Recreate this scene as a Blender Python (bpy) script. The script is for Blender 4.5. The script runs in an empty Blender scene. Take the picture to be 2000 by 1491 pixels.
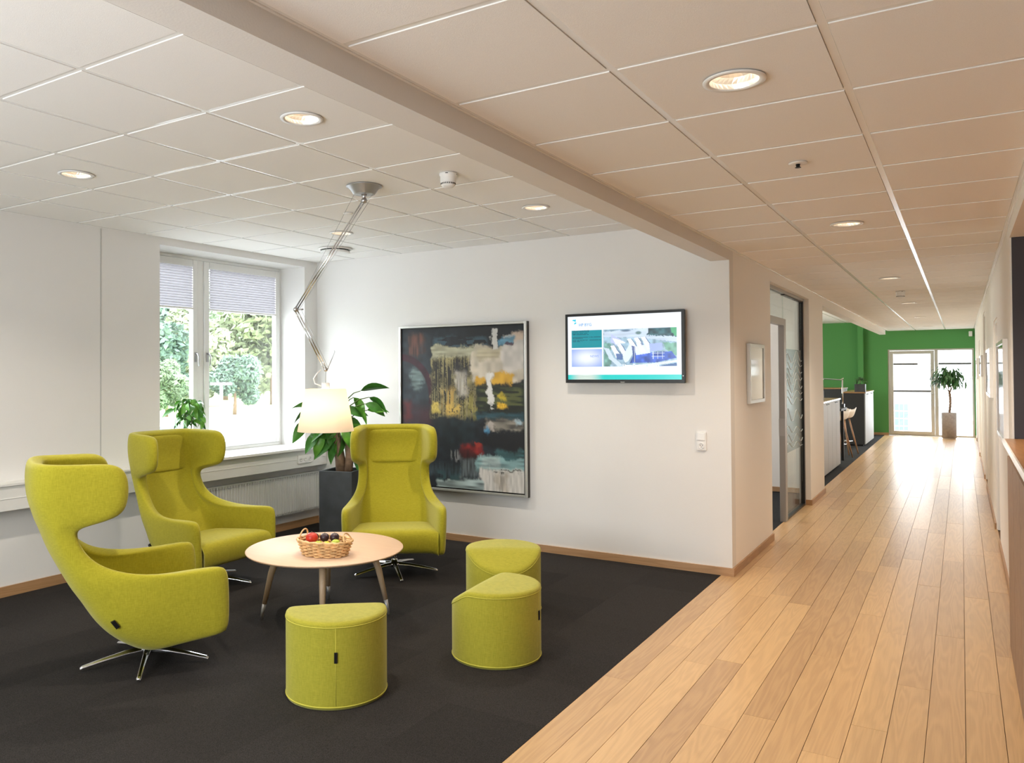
import bpy, bmesh, math, random
import numpy as np
from mathutils import Vector, Matrix
PI = math.pi
rnd = random.Random(7)
SC = bpy.context.scene
COL = SC.collection

# ------------------------------------------------------------------ camera
CAM_H = 1.587
cd = bpy.data.cameras.new('camera'); cam = bpy.data.objects.new('camera', cd); COL.objects.link(cam)
YAW, PITCH, ROLL = .5706, .0147, -.0058
fw = Vector((-math.sin(YAW), math.cos(YAW), 0)); rt = Vector((math.cos(YAW), math.sin(YAW), 0)); up = Vector((0, 0, 1))
f2 = math.cos(PITCH)*fw + math.sin(PITCH)*up; u2 = -math.sin(PITCH)*fw + math.cos(PITCH)*up
r3 = math.cos(ROLL)*rt + math.sin(ROLL)*u2; u3 = -math.sin(ROLL)*rt + math.cos(ROLL)*u2
cam.matrix_world = Matrix(((r3.x, u3.x, -f2.x, 0), (r3.y, u3.y, -f2.y, 0), (r3.z, u3.z, -f2.z, CAM_H), (0, 0, 0, 1)))
cd.sensor_fit = 'HORIZONTAL'; cd.sensor_width = 36; cd.lens = 1546.2/2000*36
cd.shift_x = (1000-884.9)/2000; cd.shift_y = -(745.5-704.9)/2000
cd.clip_start = .05; cd.clip_end = 400
SC.camera = cam

# ------------------------------------------------------------------ world, light, exposure
W = bpy.data.worlds.new('world'); SC.world = W; W.use_nodes = True
bg = W.node_tree.nodes['Background']; bg.inputs[0].default_value = (.88, .95, 1, 1); bg.inputs[1].default_value = 8.0
SC.view_settings.view_transform = 'Standard'; SC.view_settings.look = 'None'
SC.view_settings.gamma = 1; SC.view_settings.use_curve_mapping = False; SC.view_settings.exposure = 0.52
SC.cycles.max_bounces = 8; SC.cycles.diffuse_bounces = 5; SC.cycles.glossy_bounces = 4; SC.cycles.transmission_bounces = 6
SC.cycles.use_denoising = True; SC.cycles.sample_clamp_indirect = 6
SC.cycles.caustics_reflective = False; SC.cycles.caustics_refractive = False

def area(name, loc, rot, sx, sy, power, color, portal=False):
    l = bpy.data.lights.new(name, 'AREA'); l.shape = 'RECTANGLE'; l.size = sx; l.size_y = sy; l.energy = power; l.color = color
    o = bpy.data.objects.new(name, l); COL.objects.link(o); o.location = loc; o.rotation_euler = rot
    if portal: l.cycles.is_portal = True
    return o
# daylight entering through the lounge window, the end glazing and an added opening behind the camera
area('portal_window', (-6.2, 5.2, 1.76), (0, -PI/2, 0), 1.8, 1.85, 1, (1, 1, 1), True)
area('portal_end_window', (-.6, 22.1, 1.05), (-PI/2, 0, 0), 1.9, 2.1, 1, (1, 1, 1), True)
area('portal_entrance', (-2.7, -1.55, 1.5), (PI/2, 0, 0), 3.0, 1.4, 1, (1, 1, 1), True)
area('daylight_from_entrance', (-2.8, -1.4, 1.3), (PI/2+.85, 0, 0), 4.6, 1.6, 44, (1, .97, .93))  # unseen fill light added behind the camera, tilted up towards the ceiling
area('daylight_in_green_office', (-5.45, 17, 1.7), (0, -PI/2, 0), 1.8, 5, 150, (1, .97, .85))  # added fill to brighten the green office; no window in that wall
area('daylight_in_meeting_room', (-5.45, 8.8, 1.7), (0, -PI/2, 0), 1.6, 3, 60, (1, .98, .95))  # unseen fill added inside the meeting room, set against a solid wall

# ------------------------------------------------------------------ materials
def nt(name):
    m = bpy.data.materials.new(name); m.use_nodes = True
    n = m.node_tree; b = n.nodes['Principled BSDF']; return m, n, b
def L(n, a, b): n.links.new(a, b)
def mat(name, col, rough=.6, metal=0., bump=0., bscale=200., vary=0., vscale=3., spec=.5, coat=0., sheen=0., emit=None, estr=0., trans=0., stretch=None, ior=1.45):
    m, n, b = nt(name)
    b.inputs['Base Color'].default_value = (*col, 1); b.inputs['Roughness'].default_value = rough; b.inputs['Metallic'].default_value = metal
    b.inputs['Specular IOR Level'].default_value = spec; b.inputs['Coat Weight'].default_value = coat; b.inputs['IOR'].default_value = ior
    b.inputs['Sheen Weight'].default_value = sheen; b.inputs['Transmission Weight'].default_value = trans
    if emit: b.inputs['Emission Color'].default_value = (*emit, 1); b.inputs['Emission Strength'].default_value = estr
    if vary or bump:
        tc = n.nodes.new('ShaderNodeTexCoord'); mp = n.nodes.new('ShaderNodeMapping'); L(n, tc.outputs['Object'], mp.inputs[0])
        if stretch: mp.inputs['Scale'].default_value = stretch
    if vary:
        t = n.nodes.new('ShaderNodeTexNoise'); t.inputs['Scale'].default_value = vscale; t.inputs['Detail'].default_value = 5
        L(n, mp.outputs[0], t.inputs['Vector'])
        r = n.nodes.new('ShaderNodeMapRange'); r.inputs[1].default_value = .3; r.inputs[2].default_value = .7
        r.inputs[3].default_value = 1-vary; r.inputs[4].default_value = 1+vary; L(n, t.outputs[0], r.inputs[0])
        x = n.nodes.new('ShaderNodeVectorMath'); x.operation = 'SCALE'; x.inputs[0].default_value = col; L(n, r.outputs[0], x.inputs['Scale'])
        L(n, x.outputs[0], b.inputs['Base Color'])
    if bump:
        t = n.nodes.new('ShaderNodeTexNoise'); t.inputs['Scale'].default_value = bscale; t.inputs['Detail'].default_value = 3
        L(n, mp.outputs[0], t.inputs['Vector'])
        bp = n.nodes.new('ShaderNodeBump'); bp.inputs['Strength'].default_value = bump; bp.inputs['Distance'].default_value = .004
        L(n, t.outputs[0], bp.inputs['Height']); L(n, bp.outputs[0], b.inputs['Normal'])
    return m

def wood(name, c1, c2, rough=.35, scale=1., per_object=True, axis='Y', coat=0., amp=.16):
    """long grain along one axis; each piece gets its own stretch of timber"""
    m, n, b = nt(name)
    g = n.nodes.new('ShaderNodeNewGeometry'); oi = n.nodes.new('ShaderNodeObjectInfo')
    ad = n.nodes.new('ShaderNodeVectorMath'); ad.operation = 'MULTIPLY_ADD'
    cmb = n.nodes.new('ShaderNodeCombineXYZ')
    for i in range(3): L(n, oi.outputs['Random'], cmb.inputs[i])
    L(n, cmb.outputs[0], ad.inputs[0]); ad.inputs[1].default_value = (37, 53, 71) if per_object else (0, 0, 0); L(n, g.outputs['Position'], ad.inputs[2])
    mp = n.nodes.new('ShaderNodeMapping'); L(n, ad.outputs[0], mp.inputs[0])
    s = [9*scale]*3; s['XYZ'.index(axis)] = .7*scale; mp.inputs['Scale'].default_value = s
    wv = n.nodes.new('ShaderNodeTexNoise'); wv.inputs['Scale'].default_value = 1.2; wv.inputs['Detail'].default_value = 2; wv.inputs['Distortion'].default_value = .4
    L(n, mp.outputs[0], wv.inputs['Vector'])
    ml = n.nodes.new('ShaderNodeMath'); ml.operation = 'MULTIPLY'; ml.inputs[1].default_value = 60; L(n, wv.outputs[0], ml.inputs[0])
    sn = n.nodes.new('ShaderNodeMath'); sn.operation = 'SINE'; L(n, ml.outputs[0], sn.inputs[0])
    mp2 = n.nodes.new('ShaderNodeMapping'); L(n, ad.outputs[0], mp2.inputs[0])
    s2 = [90*scale]*3; s2['XYZ'.index(axis)] = 3*scale; mp2.inputs['Scale'].default_value = s2
    fn = n.nodes.new('ShaderNodeTexNoise'); fn.inputs['Scale'].default_value = 2; fn.inputs['Detail'].default_value = 4; L(n, mp2.outputs[0], fn.inputs['Vector'])
    mr = n.nodes.new('ShaderNodeMapRange'); mr.inputs[1].default_value = -1; mr.inputs[2].default_value = 1; mr.inputs[3].default_value = .5-amp; mr.inputs[4].default_value = .5+amp; L(n, sn.outputs[0], mr.inputs[0])
    a1 = n.nodes.new('ShaderNodeMath'); a1.operation = 'MULTIPLY_ADD'; L(n, fn.outputs[0], a1.inputs[0]); a1.inputs[1].default_value = .5; L(n, mr.outputs[0], a1.inputs[2])
    a2 = n.nodes.new('ShaderNodeMath'); a2.operation = 'MULTIPLY_ADD'; L(n, oi.outputs['Random'], a2.inputs[0]); a2.inputs[1].default_value = .75 if per_object else 0; L(n, a1.outputs[0], a2.inputs[2])
    rp = n.nodes.new('ShaderNodeMapRange'); rp.inputs[1].default_value = .35; rp.inputs[2].default_value = 1.6 if per_object else 1.1; L(n, a2.outputs[0], rp.inputs[0])
    mx = n.nodes.new('ShaderNodeMix'); mx.data_type = 'RGBA'; mx.inputs[6].default_value = (*c1, 1); mx.inputs[7].default_value = (*c2, 1)
    L(n, rp.outputs[0], mx.inputs[0]); L(n, mx.outputs[2], b.inputs['Base Color'])
    bp = n.nodes.new('ShaderNodeBump'); bp.inputs['Strength'].default_value = .12; bp.inputs['Distance'].default_value = .002
    L(n, fn.outputs[0], bp.inputs['Height']); L(n, bp.outputs[0], b.inputs['Normal'])
    b.inputs['Roughness'].default_value = rough; b.inputs['Coat Weight'].default_value = coat; b.inputs['Coat Roughness'].default_value = .25
    return m

def carpet_mat(name, c, per=True):
    m, n, b = nt(name)
    g = n.nodes.new('ShaderNodeNewGeometry'); oi = n.nodes.new('ShaderNodeObjectInfo')
    t = n.nodes.new('ShaderNodeTexNoise'); t.inputs['Scale'].default_value = 260; t.inputs['Detail'].default_value = 4; L(n, g.outputs['Position'], t.inputs['Vector'])
    t2 = n.nodes.new('ShaderNodeTexNoise'); t2.inputs['Scale'].default_value = 2.5; L(n, g.outputs['Position'], t2.inputs['Vector'])
    mr = n.nodes.new('ShaderNodeMapRange'); mr.inputs[1].default_value = .3; mr.inputs[2].default_value = .7; mr.inputs[3].default_value = .35; mr.inputs[4].default_value = 1.6; L(n, t.outputs[0], mr.inputs[0])
    m2 = n.nodes.new('ShaderNodeMapRange'); m2.inputs[3].default_value = .86; m2.inputs[4].default_value = 1.14; L(n, oi.outputs['Random'], m2.inputs[0])
    mm = n.nodes.new('ShaderNodeMath'); mm.operation = 'MULTIPLY'; L(n, mr.outputs[0], mm.inputs[0]); L(n, m2.outputs[0], mm.inputs[1])
    x = n.nodes.new('ShaderNodeVectorMath'); x.operation = 'SCALE'; x.inputs[0].default_value = c; L(n, mm.outputs[0], x.inputs['Scale']); L(n, x.outputs[0], b.inputs['Base Color'])
    bp = n.nodes.new('ShaderNodeBump'); bp.inputs['Strength'].default_value = .5; bp.inputs['Distance'].default_value = .004; L(n, t.outputs[0], bp.inputs['Height']); L(n, bp.outputs[0], b.inputs['Normal'])
    b.inputs['Roughness'].default_value = .95; b.inputs['Specular IOR Level'].default_value = .15
    return m

def fabric(name, c, c2):
    """woven upholstery: horizontal and vertical threads"""
    m, n, b = nt(name)
    tc = n.nodes.new('ShaderNodeTexCoord')
    outs = []
    for sc in ((40, 40, 420), (300, 300, 30)):
        mp = n.nodes.new('ShaderNodeMapping'); mp.inputs['Scale'].default_value = sc; L(n, tc.outputs['Object'], mp.inputs[0])
        t = n.nodes.new('ShaderNodeTexNoise'); t.inputs['Scale'].default_value = 1; t.inputs['Detail'].default_value = 3; L(n, mp.outputs[0], t.inputs['Vector']); outs.append(t.outputs[0])
    a = n.nodes.new('ShaderNodeMath'); a.operation = 'ADD'; L(n, outs[0], a.inputs[0]); L(n, outs[1], a.inputs[1])
    r = n.nodes.new('ShaderNodeMapRange'); r.inputs[1].default_value = .75; r.inputs[2].default_value = 1.25; L(n, a.outputs[0], r.inputs[0])
    mx = n.nodes.new('ShaderNodeMix'); mx.data_type = 'RGBA'; mx.inputs[6].default_value = (*c, 1); mx.inputs[7].default_value = (*c2, 1); L(n, r.outputs[0], mx.inputs[0])
    L(n, mx.outputs[2], b.inputs['Base Color'])
    bp = n.nodes.new('ShaderNodeBump'); bp.inputs['Strength'].default_value = .25; bp.inputs['Distance'].default_value = .0015; L(n, a.outputs[0], bp.inputs['Height']); L(n, bp.outputs[0], b.inputs['Normal'])
    b.inputs['Roughness'].default_value = .85; b.inputs['Sheen Weight'].default_value = .3; b.inputs['Sheen Roughness'].default_value = .5
    b.inputs['Sheen Tint'].default_value = (.9, .9, .6, 1); b.inputs['Specular IOR Level'].default_value = .2
    return m

def attr_mat(name, rough=.45, emit=0., bump=False):
    m, n, b = nt(name)
    a = n.nodes.new('ShaderNodeAttribute'); a.attribute_name = 'paint'
    if emit:
        b.inputs['Base Color'].default_value = (.01, .01, .01, 1); L(n, a.outputs['Color'], b.inputs['Emission Color']); b.inputs['Emission Strength'].default_value = emit
    else: L(n, a.outputs['Color'], b.inputs['Base Color'])
    if bump:
        tc = n.nodes.new('ShaderNodeTexCoord'); t = n.nodes.new('ShaderNodeTexNoise'); t.inputs['Scale'].default_value = 60; t.inputs['Detail'].default_value = 6
        mp = n.nodes.new('ShaderNodeMapping'); mp.inputs['Scale'].default_value = (2.5, 1, .7); L(n, tc.outputs['Object'], mp.inputs[0]); L(n, mp.outputs[0], t.inputs['Vector'])
        bp = n.nodes.new('ShaderNodeBump'); bp.inputs['Strength'].default_value = .4; bp.inputs['Distance'].default_value = .003; L(n, t.outputs[0], bp.inputs['Height']); L(n, bp.outputs[0], b.inputs['Normal'])
    b.inputs['Roughness'].default_value = rough
    return m

def glass_mat(name, col=(1, 1, 1), rough=0., refl=.08):
    """thin pane: straight-through transparency plus a fresnel-like reflection"""
    m = bpy.data.materials.new(name); m.use_nodes = True; n = m.node_tree; n.nodes.clear()
    o = n.nodes.new('ShaderNodeOutputMaterial'); t = n.nodes.new('ShaderNodeBsdfTransparent'); t.inputs[0].default_value = (*col, 1)
    g = n.nodes.new('ShaderNodeBsdfGlossy'); g.inputs['Roughness'].default_value = rough
    lw = n.nodes.new('ShaderNodeLayerWeight'); lw.inputs[0].default_value = .25
    mr = n.nodes.new('ShaderNodeMapRange'); mr.inputs[3].default_value = refl; mr.inputs[4].default_value = .6; L(n, lw.outputs['Facing'], mr.inputs[0])
    pw = n.nodes.new('ShaderNodeMath'); pw.operation = 'POWER'; pw.inputs[1].default_value = 3; L(n, lw.outputs['Facing'], pw.inputs[0]); L(n, pw.outputs[0], mr.inputs[0])
    mx = n.nodes.new('ShaderNodeMixShader'); L(n, mr.outputs[0], mx.inputs[0]); L(n, t.outputs[0], mx.inputs[1]); L(n, g.outputs[0], mx.inputs[2]); L(n, mx.outputs[0], o.inputs[0])
    return m

M = {}
M['wall'] = mat('wall_paint', (.76, .75, .735), .75, bump=.12, bscale=160, vary=.015, vscale=2)
M['wall_cream'] = mat('wall_paint_warm', (.86, .835, .80), .6, bump=.12, bscale=160)
M['green'] = mat('green_wall_paint', (.080, .285, .078), .7, bump=.12, bscale=150)
M['darkwall'] = mat('charcoal_wall_paint', (.045, .043, .055), .6, bump=.1, bscale=150)
M['tile'] = mat('mineral_tile', (.89, .88, .865), .9, bump=.25, bscale=500, vary=.03, vscale=300, spec=.2)
M['tbar'] = mat('white_enamelled_bar', (.84, .84, .83), .22)
M['slab'] = mat('plenum_grey', (.3, .3, .3), .9)
M['white'] = mat('white_lacquer', (.82, .82, .81), .35)
M['whitematt'] = mat('white_plastic', (.80, .79, .77), .45)
M['trunk_white'] = mat('white_trunking', (.74, .74, .72), .4)
M['rad'] = mat('radiator_enamel', (.62, .63, .62), .35)
M['oak'] = wood('oak_planks', (.70, .455, .215), (.43, .26, .125), .38, 1., coat=.35, amp=.15)
M['oaktrim'] = wood('oak_skirting', (.45, .26, .13), (.33, .18, .08), .4, 1., False, 'Y')
M['oaktrimx'] = wood('oak_skirting_cross', (.50, .31, .17), (.37, .21, .10), .4, 1., False, 'X')
M['tabletop'] = wood('pale_oak_table', (.66, .47, .33), (.56, .385, .26), .55, .8, False, 'X', amp=.1)
M['tableleg'] = wood('pale_oak_leg', (.55, .41, .28), (.46, .33, .21), .45, 1.5, False, 'Z', amp=.1)
M['counterwood'] = wood('brown_oak_front', (.34, .22, .145), (.17, .10, .065), .45, 3, False, 'Z', amp=.3)
M['countertop'] = wood('oak_counter_top', (.45, .23, .09), (.33, .16, .06), .3, 1, False, 'Y')
M['carpet'] = carpet_mat('charcoal_carpet', (.024, .0215, .0205))
M['carpet2'] = carpet_mat('grey_office_carpet', (.03, .032, .036))
M['lime'] = fabric('lime_wool', (.40, .350, .022), (.30, .275, .013))
M['limep'] = fabric('lime_wool_pouf', (.385, .345, .035), (.29, .28, .022))
M['limeseam'] = mat('lime_piping', (.50, .46, .06), .8)
M['black'] = mat('black_plastic', (.006, .006, .007), .35)
M['chrome'] = mat('polished_aluminium', (.75, .76, .78), .12, 1.)
M['steel'] = mat('brushed_steel', (.5, .5, .51), .3, 1.)
M['alu'] = mat('satin_aluminium', (.42, .42, .42), .42, .6)
M['darkmetal'] = mat('dark_metal', (.03, .03, .03), .4, .5)
M['planter'] = mat('anthracite_fibreclay', (.055, .062, .072), .5, vary=.25, vscale=8)
M['soil'] = mat('potting_soil', (.03, .014, .008), .95, bump=1, bscale=60, vary=.5, vscale=50)
M['leaf'] = mat('glossy_leaf', (.055, .20, .03), .3, vary=.35, vscale=6)
M['leaf2'] = mat('bright_leaf', (.12, .33, .04), .35, vary=.35, vscale=12)
M['leafdark'] = mat('deep_green_leaf', (.03, .10, .03), .4, vary=.4, vscale=9)
M['stem'] = mat('brown_bark', (.20, .13, .085), .85, bump=.6, bscale=40, vary=.3, vscale=20)
M['stemgreen'] = mat('green_stem', (.10, .16, .04), .6)


M['glass'] = glass_mat('window_glass')
M['intglass'] = glass_mat('partition_glass', (.90, .94, .92), 0, .12)
M['film'] = glass_mat('frosted_film', (.66, .76, .79), .25, .22)
M['film_line'] = mat('white_etched_line', (.85, .88, .88), .5)
M['concrete'] = mat('grey_concrete_pot', (.36, .34, .34), .8, vary=.12, vscale=20, bump=.3, bscale=50)
M['cabfront'] = mat('silver_grey_laminate', (.36, .39, .43), .5)
M['cabside'] = mat('charcoal_laminate', (.028, .03, .034), .5)
M['cabtop'] = wood('oak_cabinet_top', (.42, .24, .12), (.30, .17, .08), .3, 1, False, 'Y')
M['stoolwood'] = mat('beech_leg', (.42, .25, .15), .4)
M['whitegloss'] = mat('white_gloss_trim', (.9, .9, .9), .2)
M['plaster_ext'] = mat('pale_exterior_render', (.55, .56, .58), .8)
M['ext_glass'] = mat('blue_exterior_window', (.10, .16, .20), .5)
M['brickred'] = mat('pale_red_masonry', (.30, .19, .18), .8, vary=.3, vscale=1)
M['grass'] = mat('dry_meadow', (.42, .46, .26), .95, vary=.35, vscale=.25)
M['paving'] = mat('pale_asphalt', (.55, .55, .55), .9)
M['foliage'] = mat('tree_leaves', (.21, .29, .17), .7, vary=.5, vscale=.35)
M['foliage2'] = mat('darker_tree_leaves', (.12, .19, .14), .7, vary=.5, vscale=.35)
M['foliage3'] = mat('yellow_green_leaves', (.33, .38, .24), .7, vary=.4, vscale=.35)
M['carpaint'] = mat('silver_car_paint', (.5, .53, .56), .3, .3)
M['carglass'] = mat('car_window', (.12, .15, .17), .1)
M['tyre'] = mat('tyre', (.03, .03, .03), .8)
M['wicker'] = mat('pale_willow', (.66, .42, .20), .6, vary=.3, vscale=30)
M['apple'] = mat('red_apple_skin', (.50, .035, .02), .3, vary=.4, vscale=14)
M['plum'] = mat('dark_plum_skin', (.028, .012, .018), .35, vary=.5, vscale=20)
M['pear'] = mat('green_apple_skin', (.38, .46, .04), .35, vary=.15, vscale=20)
M['lemon'] = mat('yellow_fruit_skin', (.68, .55, .05), .4)
M['canvas'] = attr_mat('abstract_oil_paint', .6, bump=True)
M['screen'] = attr_mat('lit_screen', .2, emit=.80)
M['frame_silver'] = mat('silver_leaf_frame', (.60, .60, .57), .33, .7)
M['frame_dark'] = mat('dark_frame_side', (.035, .033, .03), .5)
M['led'] = mat('warm_led', (1, .9, .8), .5, emit=(1, .82, .6), estr=22)
M['reflector'] = mat('faceted_reflector', (.92, .88, .82), .3, .65)
M['mirrorglass'] = mat('picture_glass', (.50, .47, .44), .06, .55)
M['cream'] = mat('cream_panel', (.74, .70, .65), .5)
M['barmetal'] = mat('grey_bar_metal', (.16, .17, .18), .6)
M['endframe'] = mat('off_white_window_frame', (.50, .49, .44), .45)

def shade_mat(name, dif, tra, fac, glow=0.):
    m = bpy.data.materials.new(name); m.use_nodes = True; n = m.node_tree; n.nodes.clear()
    o = n.nodes.new('ShaderNodeOutputMaterial'); d = n.nodes.new('ShaderNodeBsdfDiffuse'); d.inputs[0].default_value = (*dif, 1)
    t = n.nodes.new('ShaderNodeBsdfTranslucent'); t.inputs[0].default_value = (*tra, 1)
    mx = n.nodes.new('ShaderNodeMixShader'); mx.inputs[0].default_value = fac; L(n, d.outputs[0], mx.inputs[1]); L(n, t.outputs[0], mx.inputs[2])
    if glow:
        e = n.nodes.new('ShaderNodeEmission'); e.inputs[0].default_value = (1, .86, .68, 1); e.inputs[1].default_value = glow
        ad = n.nodes.new('ShaderNodeAddShader'); L(n, mx.outputs[0], ad.inputs[0]); L(n, e.outputs[0], ad.inputs[1]); L(n, ad.outputs[0], o.inputs[0])
    else: L(n, mx.outputs[0], o.inputs[0])
    return m
M['shade'] = shade_mat('parchment_shade', (.85, .78, .66), (1, .90, .76), .6, .16)
M['blind'] = shade_mat('lilac_pleated_fabric', (.44, .42, .45), (.38, .37, .39), .35)
M['rollerblind'] = shade_mat('white_blind_cloth', (.85, .85, .85), (.9, .9, .9), .6)
M['bulb'] = mat('lamp_bulb', (1, 1, 1), .5, emit=(1, .84, .62), estr=6)

# ------------------------------------------------------------------ mesh helpers
class MB:
    def __init__(s): s.v = []; s.f = []; s.smooth = []
    def add(s, v, f, sm=False):
        o = len(s.v); s.v += [tuple(x) for x in v]; s.f += [[i+o for i in q] for q in f]; s.smooth += [sm]*len(f); return s
    def box(s, x0, y0, z0, x1, y1, z1, mtx=None):
        v = [(x0, y0, z0), (x1, y0, z0), (x1, y1, z0), (x0, y1, z0), (x0, y0, z1), (x1, y0, z1), (x1, y1, z1), (x0, y1, z1)]
        if mtx: v = [mtx @ Vector(p) for p in v]
        return s.add(v, [(3, 2, 1, 0), (4, 5, 6, 7), (0, 1, 5, 4), (1, 2, 6, 5), (2, 3, 7, 6), (3, 0, 4, 7)])
    def tube(s, pts, r, n=8, closed=False, cap=True, flat=1.):
        pts = [Vector(p) for p in pts]; N = len(pts); rr = r if hasattr(r, '__len__') else [r]*N
        vs = []; prev = None
        for i, p in enumerate(pts):
            a = pts[(i-1) % N] if (closed or i > 0) else p; b = pts[(i+1) % N] if (closed or i < N-1) else p
            t = (b-a).normalized()
            if prev is None:
                prev = Vector((0, 0, 1)) if abs(t.z) < .9 else Vector((1, 0, 0))
            x = prev - t*prev.dot(t); x = x.normalized() if x.length > 1e-6 else t.orthogonal().normalized(); prev = x; y = t.cross(x)
            for k in range(n):
                a_ = 2*PI*k/n; vs.append(p + x*math.cos(a_)*rr[i]*flat + y*math.sin(a_)*rr[i])
        fs = []
        for i in range(N if closed else N-1):
            for k in range(n):
                a = i*n+k; b = i*n+(k+1) % n; c = ((i+1) % N)*n+(k+1) % n; d = ((i+1) % N)*n+k; fs.append((a, b, c, d))
        if cap and not closed: fs.append(tuple(range(n))[::-1]); fs.append(tuple((N-1)*n+k for k in range(n)))
        return s.add(vs, fs, True)
    def lathe(s, prof, n=32, c=(0, 0, 0), cap0=True, cap1=True, sx=1., sy=1., sm=True):
        vs = []; fs = []
        for r, z in prof:
            for k in range(n): a = 2*PI*k/n; vs.append((c[0]+r*sx*math.cos(a), c[1]+r*sy*math.sin(a), c[2]+z))
        for i in range(len(prof)-1):
            for k in range(n): fs.append((i*n+k, i*n+(k+1) % n, (i+1)*n+(k+1) % n, (i+1)*n+k))
        if cap0: fs.append(tuple(range(n))[::-1])
        if cap1: fs.append(tuple((len(prof)-1)*n+k for k in range(n)))
        return s.add(vs, fs, sm)
    def mesh(s, name, m=None):
        me = bpy.data.meshes.new(name); me.from_pydata(s.v, [], s.f); me.polygons.foreach_set('use_smooth', s.smooth)
        if m: me.materials.append(m)
        me.update(); return me
    def build(s, name, m, parent=None, **kw):
        return link(name, s.mesh(name, m), parent, **kw)

def link(name, me, parent=None, loc=None, rot=None, scale=None, **props):
    o = bpy.data.objects.new(name, me); COL.objects.link(o)
    if parent: o.parent = parent
    if loc is not None: o.location = loc
    if rot is not None: o.rotation_euler = rot
    if scale is not None: o.scale = scale
    for k, v in props.items(): o[k] = v
    return o
def bevel(o, w=.003, seg=2, ang=.6):
    b = o.modifiers.new('bevel', 'BEVEL'); b.width = w; b.segments = seg; b.limit_method = 'ANGLE'; b.angle_limit = ang; return o
def subsurf(o, lv=2):
    b = o.modifiers.new('subdivision', 'SUBSURF'); b.levels = lv; b.render_levels = lv; return o
def thing(name, label, cat, loc=(0, 0, 0), rz=0., group=None):
    o = link(name, None, None, loc, (0, 0, rz), label=label, category=cat)
    if group: o['group'] = group
    return o
def struct(name, mb, m, parent=None):
    o = mb.build(name, m, parent)
    if parent is None: o['kind'] = 'structure'
    return o
def copy_tree(o, parent=None):
    c = o.copy(); COL.objects.link(c); c.parent = parent
    for ch in list(o.children): copy_tree(ch, c)
    return c
def spot(name, loc, power, color, size=1.9, blend=.8, parent=None, r=.04):
    l = bpy.data.lights.new(name, 'SPOT'); l.energy = power; l.color = color; l.spot_size = size; l.spot_blend = blend; l.shadow_soft_size = r
    o = bpy.data.objects.new(name, l); COL.objects.link(o); o.location = loc
    if parent: o.parent = parent
    return o

# ------------------------------------------------------------------ the setting: key planes
BW, LW, CW, EW, RW = 6.32, -5.776, -1.505, 21.9, .275
ZL, ZC = 2.766, 2.533
CARPET_X = -1.59

# floor: base slab, oak planks, carpet tiles
flo = struct('floor', MB().box(LW-.2, -1.5, -.15, 3.2, EW+.1, -.012), mat('underlay', (.16, .09, .045), .9))
unit = MB().box(0, 0, -.011, 1, 1, 0)
pl_mesh = unit.mesh('plank', M['oak'])
ROWS = 13; PW = (RW+.01-CARPET_X)/ROWS
r_ = random.Random(3)
for i in range(ROWS):
    y = .2 - r_.random()*1.6
    while y < EW:
        ln = r_.choice([1.5, 1.9, 2.2, 2.2]); y1 = min(y+ln, EW)
        if y1-y < .1: break
        link('plank', pl_mesh, flo, (CARPET_X+i*PW+.0006, y, r_.uniform(-.0006, 0)), None, (PW-.0024, y1-y-.0014, 1)); y += ln
# planks that run on under the reception counter side
for i in range(3):
    link('plank', pl_mesh, flo, (RW+.012+i*PW, .2, 0), None, (PW-.0018, 6.05, 1))
ct_mesh = MB().box(0, 0, -.011, 1, 1, .001).mesh('carpet_tile', M['carpet'])
for i in range(9):
    x1 = CARPET_X-.001-i*.5; x0 = max(x1-.5, LW)
    for j in range(15):
        y0 = -.8+j*.5; y1 = min(y0+.5, BW)
        if y1 > y0: link('carpet_tile', ct_mesh, flo, (x0+.0003, y0+.0003, 0), None, (x1-x0-.0006, y1-y0-.0006, 1))
ct2 = MB().box(0, 0, -.011, 1, 1, .001).mesh('carpet_tile', M['carpet2'])
for i in range(8):
    for j in range(22):
        if 11.0+j*.5 > EW-.02: continue
        link('carpet_tile', ct2, flo, (CARPET_X-.001-(i+1)*.5, 11.0+j*.5, 0), None, (.4985, min(.4985, EW-11.0-j*.5), 1))
for i in range(6):
    for j in range(9):
        link('carpet_tile', ct2, flo, (CARPET_X-.001-(i+1)*.5, 6.44+j*.5, 0), None, (.4985, .4985, 1))

# walls
wl = struct('wall_left', MB().box(LW-.4, -1.5, 0, LW, 4.35, ZL+.1).box(LW-.4, 6.13, 0, LW, BW+.1, ZL+.1)
            .box(LW-.4, 4.35, 0, LW, 6.13, .80).box(LW-.4, 4.35, 2.70, LW, 6.13, ZL+.1), M['wall'])
MB().box(LW, 3.79, .83, LW+.002, 3.80, ZL-.012).build('panel_joint', mat('joint_grey', (.5, .5, .49), .8), wl)
struct('wall_back', MB().box(LW-.1, BW, 0, CW, BW+.12, ZL+.1), M['wall'])
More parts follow.
